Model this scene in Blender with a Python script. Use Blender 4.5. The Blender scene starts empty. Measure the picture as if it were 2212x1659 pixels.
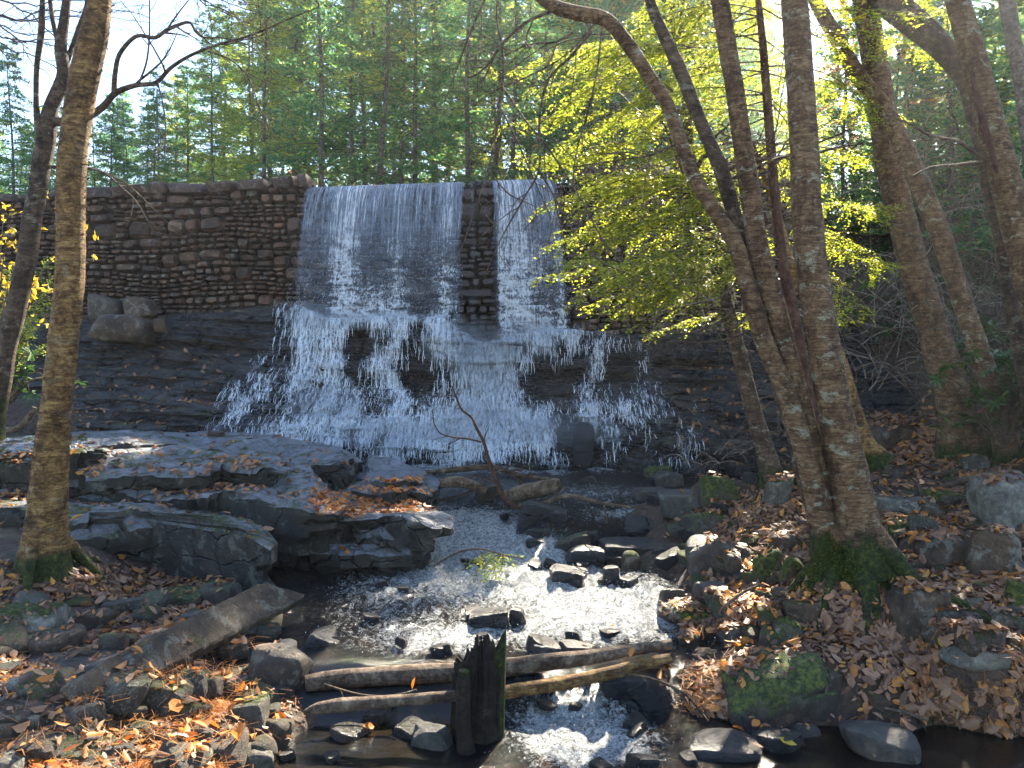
import bpy, math, random
import numpy as np
from mathutils import Vector
from mathutils.bvhtree import BVHTree

S = bpy.context.scene
COL = S.collection
RNG = np.random.default_rng(7)
F = 1670.0; CU = 1106.0; CV = 829.5
PITCH = math.radians(1.42)
SUN_AZ = math.radians(23.0); SUN_EL = math.radians(40.0)

# ---------------------------------------------------------------- geometry helpers
def ray(u, v):
    a = (u - CU) / F; b = (CV - v) / F
    return np.array([a, math.cos(PITCH) + b * math.sin(PITCH), -math.sin(PITCH) + b * math.cos(PITCH)])
def P(u, v, D):
    d = ray(u, v); return d * (D / d[1])
def Pz(u, v, z):
    d = ray(u, v); return d * (z / d[2])
def proj(V):
    f = V[:, 1] * math.cos(PITCH) - V[:, 2] * math.sin(PITCH)
    up = V[:, 1] * math.sin(PITCH) + V[:, 2] * math.cos(PITCH)
    f = np.maximum(f, .05)
    return CU + F * V[:, 0] / f, CV - F * up / f

def _h(ix, iy, iz, s):
    n = (ix.astype(np.int64) * 374761393 + iy.astype(np.int64) * 668265263 + iz.astype(np.int64) * 2147483647 + s * 1274126177) & 0xFFFFFFFF
    n = ((n ^ (n >> 13)) * 1274126177) & 0xFFFFFFFF
    n = (n ^ (n >> 16)) & 0xFFFFFFFF
    n = ((n ^ (n >> 15)) * 2246822519) & 0xFFFFFFFF
    return ((n ^ (n >> 13)) & 0xFFFFFF) / float(0xFFFFFF)
def vnoise(p, s=0):
    p = np.asarray(p, float); i = np.floor(p).astype(np.int64); f = p - i; f = f * f * (3 - 2 * f)
    r = 0
    for dx in (0, 1):
        for dy in (0, 1):
            for dz in (0, 1):
                w = (f[:, 0] if dx else 1 - f[:, 0]) * (f[:, 1] if dy else 1 - f[:, 1]) * (f[:, 2] if dz else 1 - f[:, 2])
                r = r + w * _h(i[:, 0] + dx, i[:, 1] + dy, i[:, 2] + dz, s)
    return r * 2 - 1
def fbm(p, o=4, s=0, g=.5):
    a = 1; t = 0; r = 0
    for k in range(o):
        r = r + a * vnoise(p * (2 ** k) + 17.3 * k, s + k); t += a; a *= g
    return r / t
def sm(a, b, x):
    t = np.clip((x - a) / (b - a), 0, 1); return t * t * (3 - 2 * t)
def v3(x, y, z=0):
    x = np.asarray(x, float); return np.stack([x, np.broadcast_to(y, x.shape).astype(float), np.broadcast_to(z, x.shape).astype(float)], -1)

def mesh(name, V, polys, mat=None, smooth=True, uv=None, attrs=None):
    V = np.asarray(V, np.float32)
    if not isinstance(polys, list): polys = [polys]
    polys = [np.asarray(p, np.int32) for p in polys if len(p)]
    m = bpy.data.meshes.new(name)
    m.vertices.add(len(V)); m.vertices.foreach_set('co', V.ravel())
    tot = np.concatenate([np.full(len(p), p.shape[1], np.int32) for p in polys])
    idx = np.concatenate([p.ravel() for p in polys])
    m.loops.add(len(idx)); m.loops.foreach_set('vertex_index', idx)
    m.polygons.add(len(tot))
    st = np.concatenate([[0], np.cumsum(tot)[:-1]]).astype(np.int32)
    m.polygons.foreach_set('loop_start', st); m.polygons.foreach_set('loop_total', tot)
    m.polygons.foreach_set('use_smooth', np.full(len(tot), smooth))
    m.update(calc_edges=True)
    if uv is not None:
        l = m.uv_layers.new(name='UVMap'); l.data.foreach_set('uv', np.asarray(uv, np.float32)[idx].ravel())
    for k, a in (attrs or {}).items():
        at = m.attributes.new(k, 'FLOAT', 'POINT'); at.data.foreach_set('value', np.asarray(a, np.float32))
    if mat: m.materials.append(mat)
    return m
def link(name, data, parent=None, loc=None, **kw):
    o = bpy.data.objects.new(name, data); COL.objects.link(o)
    if parent is not None: o.parent = parent
    if loc is not None: o.location = loc
    for k, v in kw.items(): o[k] = v
    return o
def empty(name, loc, label, cat, group=None):
    o = bpy.data.objects.new(name, None); o.empty_display_size = .2; COL.objects.link(o); o.location = loc
    o['label'] = label; o['category'] = cat
    if group: o['group'] = group
    return o
def tago(o, label, cat, group=None, kind=None):
    if kind: o['kind'] = kind
    if label: o['label'] = label
    if cat: o['category'] = cat
    if group: o['group'] = group
    return o

def grid_faces(nr, nc, closed=False):
    i = np.arange(nr - 1)[:, None]; j = np.arange(nc if closed else nc - 1)[None, :]
    a = i * nc + j; b = i * nc + (j + 1) % nc
    return np.stack([a, b, b + nc, a + nc], -1).reshape(-1, 4)

class MB:
    def __init__(s): s.V = []; s.Q = {}; s.n = 0
    def add(s, V, F_):
        s.V.append(np.asarray(V, float)); F_ = np.asarray(F_)
        s.Q.setdefault(F_.shape[1], []).append(F_ + s.n); s.n += len(V)
    def tube(s, pts, r, k=8, cap=True, rough=0, seed=0, freq=4., flat=1.):
        pts = np.asarray(pts, float); r = np.asarray(r, float); n = len(pts)
        t = np.gradient(pts, axis=0); t /= np.linalg.norm(t, axis=1)[:, None] + 1e-9
        up = np.array([0., 1., .15]) if abs(t[0][1]) < .8 else np.array([1., 0, 0])
        a = np.cross(t, up); a /= np.linalg.norm(a, axis=1)[:, None] + 1e-9
        b = np.cross(t, a)
        th = np.linspace(0, 2 * np.pi, k, endpoint=False)
        R = r[:, None] * np.ones(k)[None]
        V = pts[:, None, :] + R[..., None] * (np.cos(th)[None, :, None] * a[:, None, :] + flat * np.sin(th)[None, :, None] * b[:, None, :])
        if rough:
            Vf = V.reshape(-1, 3); nn = fbm(Vf * freq, 4, seed, .6).reshape(n, k)
            V = pts[:, None, :] + (V - pts[:, None, :]) * (1 + rough * nn[..., None])
        s.add(V.reshape(-1, 3), grid_faces(n, k, True))
        if cap:
            s.add(np.vstack([V[-1], pts[-1:]]), [[i, (i + 1) % k, k] for i in range(k)])
            s.add(np.vstack([V[0], pts[:1]]), [[(i + 1) % k, i, k] for i in range(k)])
    def mesh(s, name, mat, smooth=True, attrs=None, uv=None):
        return mesh(name, np.vstack(s.V), [np.vstack(q) for q in s.Q.values()], mat, smooth, uv, attrs)
    def arr(s): return np.vstack(s.V)

def smooth_path(pts, w, step=.05):
    pts = np.asarray(pts, float); w = np.asarray(w, float)
    d = np.r_[0, np.cumsum(np.linalg.norm(np.diff(pts, axis=0), axis=1))]
    n = max(3, int(d[-1] / step)); t = np.linspace(0, d[-1], n)
    def cr(vals):
        m = np.gradient(vals, d) if len(d) > 2 else np.full(len(d), (vals[-1] - vals[0]) / d[-1])
        k = np.clip(np.searchsorted(d, t) - 1, 0, len(d) - 2); h = d[k + 1] - d[k]; x = (t - d[k]) / h
        return (2*x**3-3*x**2+1)*vals[k] + (x**3-2*x**2+x)*h*m[k] + (-2*x**3+3*x**2)*vals[k+1] + (x**3-x**2)*h*m[k+1]
    Q = np.stack([cr(pts[:, i]) for i in range(3)], -1)
    return Q, np.interp(t, d, w)

def pix_path(L, D, step=.05, D2=None):
    """list of (u, v, width px) at depth D (a number, or one at each end) -> points and radii in metres"""
    n = len(L); out = []; r = []
    for i, (u, v, w) in enumerate(L):
        d = D if D2 is None else D + (D2 - D) * i / (n - 1)
        out.append(P(u, v, d)); r.append(w / 2 / F * d)
    return smooth_path(out, r, step)

# ---------------------------------------------------------------- materials
class NT:
    def __init__(s, name):
        s.m = bpy.data.materials.new(name); s.m.use_nodes = True; s.t = s.m.node_tree; s.t.nodes.clear()
        s.out = s.t.nodes.new('ShaderNodeOutputMaterial')
    def n(s, typ, ins=None, **kw):
        x = s.t.nodes.new('ShaderNode' + typ)
        for k, v in kw.items(): setattr(x, k, v)
        for k, v in (ins or {}).items():
            if hasattr(v, 'is_linked') or isinstance(v, bpy.types.NodeSocket): s.t.links.new(v, x.inputs[k])
            else: x.inputs[k].default_value = v
        return x
    def tc(s): return s.n('TexCoord').outputs['Object']
    def map(s, vec, sc, loc=(0, 0, 0), rot=(0, 0, 0)):
        return s.n('Mapping', {'Vector': vec, 'Scale': sc, 'Location': loc, 'Rotation': rot}).outputs[0]
    def noise(s, vec, scale, det=4, rough=.6, dist=0., out='Fac'):
        return s.n('TexNoise', {'Vector': vec, 'Scale': scale, 'Detail': det, 'Roughness': rough, 'Distortion': dist}).outputs[out]
    def ramp(s, fac, stops, interp='LINEAR'):
        r = s.n('ValToRGB', {'Fac': fac}); c = r.color_ramp; c.interpolation = interp
        while len(c.elements) < len(stops): c.elements.new(.5)
        for e, (p, col) in zip(c.elements, stops):
            e.position = p; e.color = (col, col, col, 1) if not hasattr(col, '__len__') else (*col, 1)
        return r.outputs[0]
    def mix(s, f, a, b, typ='MIX'):
        x = s.n('Mix', data_type='RGBA', blend_type=typ)
        for k, v in ((0, f), (6, a), (7, b)):
            if isinstance(v, bpy.types.NodeSocket): s.t.links.new(v, x.inputs[k])
            else: x.inputs[k].default_value = v if k == 0 else (*v, 1) if len(v) == 3 else v
        return x.outputs[2]
    def math(s, op, a, b=0., c=0., clamp=False):
        x = s.n('Math', operation=op); x.use_clamp = clamp
        for k, v in ((0, a), (1, b), (2, c)):
            if isinstance(v, bpy.types.NodeSocket): s.t.links.new(v, x.inputs[k])
            else: x.inputs[k].default_value = v
        return x.outputs[0]
    def attr(s, name): return s.n('Attribute', attribute_name=name).outputs['Fac']
    def bump(s, h, st, dist=.02, nrm=None):
        x = s.n('Bump', {'Height': h, 'Strength': st, 'Distance': dist})
        if nrm is not None: s.t.links.new(nrm, x.inputs['Normal'])
        return x.outputs[0]
    def bsdf(s, col, rough, nrm=None, **ins):
        p = s.n('BsdfPrincipled')
        def put(k, v):
            if isinstance(v, bpy.types.NodeSocket): s.t.links.new(v, p.inputs[k])
            elif k == 'Base Color': p.inputs[k].default_value = (*v, 1)
            else: p.inputs[k].default_value = v
        put('Base Color', col); put('Roughness', rough)
        if nrm is not None: put('Normal', nrm)
        for k, v in ins.items(): put(k.replace('_', ' '), v)
        return p.outputs[0]
    def mixs(s, f, a, b):
        x = s.n('MixShader')
        if isinstance(f, bpy.types.NodeSocket): s.t.links.new(f, x.inputs[0])
        else: x.inputs[0].default_value = f
        s.t.links.new(a, x.inputs[1]); s.t.links.new(b, x.inputs[2]); return x.outputs[0]
    def done(s, sh): s.t.links.new(sh, s.out.inputs[0]); return s.m

def rock_mat(name, dark, mid, light, rough=.8, wet=0., bumps=.6, island=.0, lichen=0., strat=False, crack=0.):
    """object colour: red = moss, green = wetness, blue = extra tint towards warm"""
    t = NT(name); c = t.tc(); oi = t.n('ObjectInfo')
    sep = t.n('SeparateColor', {'Color': oi.outputs['Color']})
    rnd = t.n('VectorMath', {0: c, 1: t.n('CombineXYZ', {0: t.math('MULTIPLY', oi.outputs['Random'], 37.), 1: t.math('MULTIPLY', oi.outputs['Random'], 11.)}).outputs[0]}, operation='ADD').outputs[0]
    v = t.map(rnd, (1, 1, 3.5)) if strat else rnd
    n1 = t.noise(v, 2.6, 8, .72, .4); n2 = t.noise(v, 11, 9, .8, .3); n3 = t.noise(rnd, 55, 5, .8)
    col = t.ramp(n1, [(.3, dark), (.5, mid), (.72, light)])
    col = t.mix(.8, col, t.ramp(n2, [(.36, (.12, .11, .1)), (.5, (.45, .45, .45)), (.64, (.85, .8, .72))]), 'OVERLAY')
    if island:
        ir = t.n('NewGeometry').outputs['Random Per Island']
        col = t.mix(island, col, t.ramp(ir, [(0, (.2, .17, .16)), (.3, (.42, .36, .32)), (.6, (.55, .5, .46)), (.85, (.62, .46, .36)), (1, (.8, .78, .74))]), 'OVERLAY')
    ck = None
    if crack:
        wv = t.n('VectorMath', {0: t.map(rnd, (1, 1, 1.7)), 1: t.n('VectorMath', {0: t.noise(rnd, 2.5, 4, .6, out='Color'), 1: (.35, .35, .35)}, operation='MULTIPLY').outputs[0]}, operation='ADD').outputs[0]
        ck = t.ramp(t.n('TexVoronoi', {'Vector': wv, 'Scale': crack}, feature='DISTANCE_TO_EDGE').outputs['Distance'], [(.0, 1.), (.045, 0.)])
        ck = t.math('MULTIPLY', ck, t.ramp(n1, [(.40, 0.), (.52, 1.)]))
        col = t.mix(t.math('MULTIPLY', ck, .85), col, (.006, .005, .004))
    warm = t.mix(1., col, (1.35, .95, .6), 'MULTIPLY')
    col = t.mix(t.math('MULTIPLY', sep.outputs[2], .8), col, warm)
    if name == 'slab_rock': col = t.mix(t.math('MULTIPLY', t.ramp(t.n('SeparateXYZ', {0: t.n('NewGeometry').outputs['Normal']}).outputs[2], [(.6, 0.), (.95, 1.)]), t.ramp(n2, [(.38, .25), (.56, 1.)])), col, (.47, .50, .55))  # sky sheen on upward faces painted in as a pale blue-grey colour
    lk = t.ramp(t.noise(rnd, 7, 6, .75, .4), [(.55, 0.), (.60, 1.)])
    lk = t.math('MULTIPLY', lk, lichen)
    col = t.mix(lk, col, t.ramp(n3, [(.35, (.16, .165, .13)), (.6, (.40, .41, .34))]))
    geo = t.n('NewGeometry'); nz = t.n('SeparateXYZ', {0: geo.outputs['Normal']}).outputs[2]
    ms = t.math('ADD', t.math('MULTIPLY', nz, .45), t.math('MULTIPLY', t.noise(rnd, 4.5, 6, .7), 1.3))
    ms = t.math('MULTIPLY_ADD', sep.outputs[0], .75, ms)
    ms = t.ramp(ms, [(0.0, 0.), (1., 1.)]) if False else t.math('MULTIPLY', t.math('SUBTRACT', ms, 1.18), 6., clamp=True)
    mc = t.ramp(t.noise(rnd, 30, 4, .7), [(.36, (.012, .02, .004)), (.5, (.05, .07, .010)), (.64, (.16, .17, .02))])
    ms = t.math('MULTIPLY', ms, t.ramp(sep.outputs[0], [(.02, 0.), (.1, 1.)]))
    wetf = t.math('MAXIMUM', sep.outputs[1], wet)
    wn = t.math('MULTIPLY', wetf, t.ramp(t.noise(rnd, 1.7, 4, .6), [(.3, .75), (.6, 1.)]))
    wtop = t.math('MULTIPLY', t.math('MULTIPLY', t.math('GREATER_THAN', sep.outputs[1], .25), t.ramp(nz, [(.55, 0.), (.9, 1.)])), .85)
    wn = t.math('MAXIMUM', wn, wtop)
    col = t.mix(wn, col, t.mix(1., col, (.32, .33, .36), 'MULTIPLY'))
    col = t.mix(ms, col, mc)
    rr = t.math('SUBTRACT', rough, t.math('MULTIPLY', wn, rough - .22))
    rr = t.math('ADD', rr, t.math('MULTIPLY', t.math('SUBTRACT', n2, .5), .35))
    rr = t.math('MAXIMUM', rr, t.math('MULTIPLY', ms, .9), clamp=True)
    h = t.math('ADD', t.math('MULTIPLY', n2, 1.), t.math('MULTIPLY', n3, .35))
    h = t.math('ADD', h, t.math('MULTIPLY', t.math('MULTIPLY', ms, t.noise(rnd, 120, 2, .6)), 1.2))
    if ck is not None: h = t.math('SUBTRACT', h, t.math('MULTIPLY', ck, 1.2))
    nrm = t.bump(h, bumps, .05)
    rr = t.math('ADD', rr, t.math('MULTIPLY', wtop, .18), clamp=True)
    return t.done(t.bsdf(col, rr, nrm, Specular_IOR_Level=t.math('MULTIPLY_ADD', wn, .5, .45)))

def bark_mat(name, dark, mid, light, band=55., lich=.25, moss=True, rough=.85, patch=.8, hor=7.):
    t = NT(name); c = t.tc()
    n1 = t.noise(t.map(c, (hor, hor, band)), 1., 8, .78, .7); n2 = t.noise(t.map(c, (1, 1, .6)), 9, 6, .7, .4); n3 = t.noise(t.map(c, (30, 30, 110)), 1, 5, .75)
    n4 = t.noise(t.map(c, (18, 18, 26)), 1, 6, .75, .5)
    f = t.math('ADD', t.math('MULTIPLY', n1, .6), t.math('MULTIPLY', n4, .4))
    col = t.ramp(f, [(.38, dark), (.48, mid), (.60, light), (.70, tuple(min(1, q * 1.7) for q in light))])
    col = t.mix(t.math('MULTIPLY', t.ramp(n2, [(.46, .0), (.60, 1.)]), patch), col, t.mix(1., col, (.30, .24, .22), 'MULTIPLY'))
    col = t.mix(t.ramp(n3, [(.36, .75), (.46, 0.)]), col, dark)
    lk = t.ramp(t.noise(t.map(c, (5, 5, 8)), 1.4, 7, .75, .4), [(.565, 0.), (.60, 1.)])
    lk = t.math('MULTIPLY', lk, t.ramp(n4, [(.35, .3), (.5, 1.)]))
    col = t.mix(t.math('MULTIPLY', lk, lich), col, t.ramp(n3, [(.35, (.15, .15, .10)), (.6, (.46, .43, .31))]))
    ms = t.attr('moss')
    msk = t.math('MULTIPLY', t.math('SUBTRACT', t.math('ADD', ms, t.noise(c, 5, 8, .78)), 1.02), 6., clamp=True)
    mc = t.ramp(t.noise(c, 26, 6, .8), [(.36, (.010, .018, .004)), (.5, (.045, .065, .010)), (.62, (.12, .14, .02)), (.74, (.24, .25, .05))])
    col = t.mix(msk, col, mc)
    h = t.math('ADD', t.math('MULTIPLY', f, 1.4), t.math('MULTIPLY', n3, .7))
    h = t.math('ADD', h, t.math('MULTIPLY', t.math('MULTIPLY', msk, t.noise(c, 90, 4, .8)), 2.2))
    return t.done(t.bsdf(col, rough, t.bump(h, 1., .03), Specular_IOR_Level=.35))

def leaf_mat(name, stops, trans=.5, rough=.45, spec=.4):
    t = NT(name); ir = t.n('NewGeometry').outputs['Random Per Island']
    col = t.ramp(ir, stops); c = t.tc()
    col = t.mix(.5, col, t.ramp(t.noise(c, 40, 3, .6), [(.3, (.35, .33, .3)), (.7, (.65, .62, .6))]), 'OVERLAY')
    d = t.bsdf(col, rough, Specular_IOR_Level=spec)
    tr = t.n('BsdfTranslucent', {'Color': t.mix(1., col, (1.6, 1.45, 1.0), 'MULTIPLY')}).outputs[0]
    return t.done(t.mixs(trans, d, tr))

M = {}
M['wall'] = rock_mat('dam_stone', (.022, .014, .010), (.082, .053, .037), (.20, .145, .10), .8, 0, .9, .9, .35)
M['cap'] = rock_mat('cap_stone', (.02, .013, .011), (.062, .040, .032), (.12, .085, .068), .8, 0, .7, .5, .25)
M['bed'] = rock_mat('wet_bedrock', (.008, .008, .009), (.030, .028, .030), (.13, .075, .045), .4, .75, 1., 0, 0, True, 1.8)
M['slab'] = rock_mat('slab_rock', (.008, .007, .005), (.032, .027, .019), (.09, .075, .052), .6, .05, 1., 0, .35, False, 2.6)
M['rock'] = rock_mat('bank_rock', (.020, .015, .010), (.070, .052, .036), (.16, .125, .088), .75, 0, .8, 0, .35)
M['grey'] = rock_mat('grey_rock', (.025, .023, .018), (.080, .073, .058), (.175, .165, .13), .75, 0, .8, 0, .6)

M['pale'] = rock_mat('pale_rock', (.055, .052, .044), (.165, .158, .135), (.33, .32, .28), .75, 0, .9, 0, .6)
M['birch'] = bark_mat('yellow_birch_bark', (.024, .013, .007), (.20, .105, .034), (.52, .33, .12), 34, .3)
M['shaggy'] = bark_mat('shaggy_bark', (.028, .017, .011), (.15, .085, .045), (.36, .23, .12), 30, .35)
M['brown'] = bark_mat('brown_bark', (.030, .017, .010), (.165, .092, .044), (.37, .24, .125), 52, .9)
M['redbark'] = bark_mat('reddish_bark', (.03, .012, .008), (.10, .042, .026), (.16, .08, .05), 8, .1, hor=16.)
M['darkbark'] = bark_mat('dark_bark', (.022, .014, .010), (.085, .056, .035), (.20, .14, .09), 24, .55)
M['greybark'] = bark_mat('conifer_bark', (.04, .033, .028), (.12, .095, .08), (.22, .18, .15), 10, .3)
M['twig'] = bark_mat('twig_bark', (.05, .035, .026), (.12, .085, .06), (.24, .18, .13), 30, .3)
M['paletwig'] = bark_mat('pale_twig_bark', (.09, .07, .055), (.26, .21, .165), (.45, .39, .32), 20, .2)
M['palewood'] = bark_mat('weathered_wood', (.04, .025, .016), (.15, .10, .065), (.34, .26, .18), 14, .1, hor=14.)
M['stump'] = bark_mat('rotten_wood', (.006, .004, .003), (.020, .013, .008), (.05, .035, .02), 5, .05, hor=22.)

M['hemlock'] = leaf_mat('hemlock_needles', [(0, (.12, .19, .025)), (.4, (.22, .30, .035)), (.85, (.34, .38, .05)), (1, (.42, .38, .06))], .68, .35)
M['pine'] = leaf_mat('pine_needles', [(0, (.035, .13, .07)), (.5, (.06, .19, .095)), (.85, (.15, .28, .09)), (1, (.32, .34, .08))], .6)
M['pineyel'] = leaf_mat('light_needles', [(0, (.10, .20, .06)), (.5, (.20, .30, .06)), (.85, (.36, .40, .08)), (1, (.50, .42, .09))], .65)
M['autumn'] = leaf_mat('autumn_leaves', [(0, (.25, .10, .02)), (.4, (.50, .24, .03)), (.8, (.60, .38, .05)), (1, (.35, .12, .04))], .6)
M['yellowleaf'] = leaf_mat('yellow_leaves', [(0, (.45, .33, .03)), (1, (.65, .52, .06))], .5)
M['rhodo'] = leaf_mat('rhododendron_leaves', [(0, (.02, .055, .015)), (.6, (.035, .09, .02)), (1, (.08, .15, .03))], .3, .3, .5)
M['litter'] = leaf_mat('leaf_litter', [(0, (.05, .026, .016)), (.25, (.14, .072, .042)), (.5, (.23, .125, .07)), (.75, (.31, .185, .115)), (.9, (.40, .16, .035)), (1, (.5, .25, .05))], .25, .5)
M['litterorange'] = leaf_mat('orange_litter', [(0, (.20, .07, .02)), (.4, (.42, .14, .03)), (.7, (.55, .22, .04)), (1, (.42, .24, .13))], .35, .5)
M['needle'] = leaf_mat('fallen_needles', [(0, (.30, .11, .03)), (1, (.55, .26, .07))], .3, .5)

M['mossblade'] = leaf_mat('moss_blades', [(0, (.02, .035, .006)), (.5, (.06, .085, .012)), (1, (.18, .19, .03))], .4, .7)
def ground_mat():
    t = NT('forest_ground'); c = t.tc()
    n1 = t.noise(c, 1.5, 6, .65); n2 = t.noise(c, 14, 6, .7, .5); vo = t.n('TexVoronoi', {'Vector': c, 'Scale': 16., 'Randomness': 1.})
    col = t.ramp(n2, [(.3, (.012, .009, .006)), (.5, (.045, .028, .018)), (.7, (.10, .06, .038))])
    col = t.mix(.35, col, t.mix(1., t.ramp(t.n('SeparateXYZ', {0: vo.outputs['Color']}).outputs[0], [(0, .15), (1, 1.)]), (.10, .052, .03), 'MULTIPLY'))
    col = t.mix(t.ramp(n1, [(.5, 0.), (.66, .5)]), col, (.03, .045, .01))
    return t.done(t.bsdf(col, .8, t.bump(t.math('ADD', n2, vo.outputs['Distance']), .9, .04)))
M['ground'] = ground_mat()

def stream_mat():
    t = NT('stream_water'); c = t.tc()
    n1 = t.noise(c, 10, 5, .65, .8); n2 = t.noise(t.map(c, (1, .7, 1)), 38, 4, .75, .6); n3 = t.noise(c, 3, 4, .6); n4 = t.noise(c, 62, 3, .7, .3)
    rough = t.attr('rough')
    body = t.ramp(n3, [(.35, (.004, .005, .006)), (.6, (.014, .010, .006)), (.75, (.055, .028, .010))])
    hh = t.math('ADD', t.math('ADD', t.math('MULTIPLY', n1, .9), t.math('MULTIPLY', n2, .5)), t.math('MULTIPLY', n4, .3))
    nrm = t.n('Bump', {'Height': hh, 'Strength': t.math('MULTIPLY_ADD', rough, .9, .10, clamp=True), 'Distance': .09}).outputs[0]
    w = t.bsdf(body, .09, nrm, IOR=1.33, Specular_IOR_Level=.7)
    fo = t.attr('foam')
    fm = t.noise(t.map(c, (1, .8, 1)), 12, 10, .80, 1.6); fm2 = t.noise(c, 60, 4, .75, .6)
    fm = t.math('ADD', t.math('MULTIPLY', fm, .75), t.math('MULTIPLY', fm2, .25))
    mask = t.math('MULTIPLY', t.math('SUBTRACT', t.math('MULTIPLY_ADD', t.math('MINIMUM', fo, 1.), .27, fm), .64), 8., clamp=True)
    foam = t.bsdf(t.ramp(t.math('ADD', t.math('MULTIPLY', fm2, .5), t.math('MULTIPLY', n2, .5)), [(.40, (.14, .15, .15)), (.5, (.45, .47, .47)), (.60, (.66, .68, .68))]), .2, t.bump(t.math('ADD', fm, n2), 1., .06))
    return t.done(t.mixs(mask, w, foam))
M['stream'] = stream_mat()

def fall_mat():
    t = NT('falling_water'); uv = t.n('UVMap').outputs[0]
    sx = t.n('SeparateXYZ', {0: uv}); d = t.attr('low')          # 0 at the crest, 1 at the foot
    st = t.noise(t.map(uv, (1, .045, 1)), 26, 5, .7, .1)          # long threads
    st2 = t.noise(t.map(uv, (1, .10, 1)), 70, 3, .7, .3)
    la = t.noise(t.map(uv, (1, .55, 1)), 13, 8, .78, 1.2)         # lace
    la2 = t.noise(t.map(uv, (1, .45, 1)), 48, 4, .75, .8)
    row = t.noise(t.map(uv, (.35, 1.4, 1)), 9, 4, .6, .6)         # scallops where the water strikes the courses
    up = t.math('ADD', t.math('MULTIPLY', st, .62), t.math('MULTIPLY', st2, .38))
    lo = t.math('ADD', t.math('MULTIPLY', la, .40), t.math('ADD', t.math('MULTIPLY', la2, .26), t.math('ADD', t.math('MULTIPLY', row, .26), t.math('MULTIPLY', st, .08))))
    dd = t.ramp(d, [(.15, 0.), (.6, 1.)])
    f = t.n('Mix', {0: dd, 2: up, 3: lo}, data_type='FLOAT').outputs[0]
    edge = t.attr('dens')
    f = t.math('ADD', f, t.math('MULTIPLY', t.math('SUBTRACT', edge, .5), .16))
    white = t.math('MULTIPLY', t.math('SUBTRACT', t.math('MULTIPLY_ADD', dd, .024, f), .53), 13., clamp=True)
    film = t.ramp(d, [(0., .92), (.3, .72), (.55, .35), (1., .15)])
    film = t.math('MULTIPLY', film, t.math('MULTIPLY', t.math('SUBTRACT', f, .37), 8., clamp=True))
    nrm = t.bump(t.math('ADD', up, t.math('MULTIPLY', la, .7)), .9, .06)
    foam = t.mixs(.25, t.bsdf((.80, .84, .90), .25, nrm), t.n('BsdfTranslucent', {'Color': (.8, .85, .9, 1)}).outputs[0])
    glassy = t.bsdf((.20, .24, .31), .12, nrm, IOR=1.33, Specular_IOR_Level=.9)
    tr = t.n('BsdfTransparent').outputs[0]
    a = t.mixs(film, tr, glassy)
    return t.done(t.mixs(white, a, foam))
M['fall'] = fall_mat()

def cascade_mat():
    t = NT('cascading_water'); uv = t.n('UVMap').outputs[0]; c = t.tc()
    la = t.noise(t.map(uv, (1, .30, 1)), 8, 9, .78, 1.2); la2 = t.noise(t.map(uv, (1, .35, 1)), 34, 6, .82, 1.2)
    lo = t.math('ADD', t.math('MULTIPLY', la, .55), t.math('MULTIPLY', la2, .45))
    de = t.attr('dens')
    f = t.math('MULTIPLY_ADD', t.math('MINIMUM', de, .95), .22, lo)
    white = t.math('MULTIPLY', t.math('SUBTRACT', f, .645), 11., clamp=True)
    film = t.math('MULTIPLY', t.math('SUBTRACT', f, .56), 7., clamp=True)
    nrm = t.bump(lo, 1., .06)
    foam = t.mixs(.2, t.bsdf(t.ramp(la2, [(.4, (.18, .23, .31)), (.5, (.55, .60, .67)), (.58, (.88, .91, .95))]), .3, nrm), t.n('BsdfTranslucent', {'Color': (.8, .85, .9, 1)}).outputs[0])
    glassy = t.bsdf((.06, .08, .11), .15, nrm, IOR=1.33, Specular_IOR_Level=.8)
    tr = t.n('BsdfTransparent').outputs[0]
    return t.done(t.mixs(white, t.mixs(t.math('MULTIPLY', film, .55), tr, glassy), foam))
M['cascade'] = cascade_mat()
def drop_mat():
    t = NT('spray'); return t.done(t.mixs(.3, t.bsdf((.85, .89, .94), .2), t.n('BsdfTranslucent', {'Color': (.85, .9, .95, 1)}).outputs[0]))
M['drop'] = drop_mat()

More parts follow.
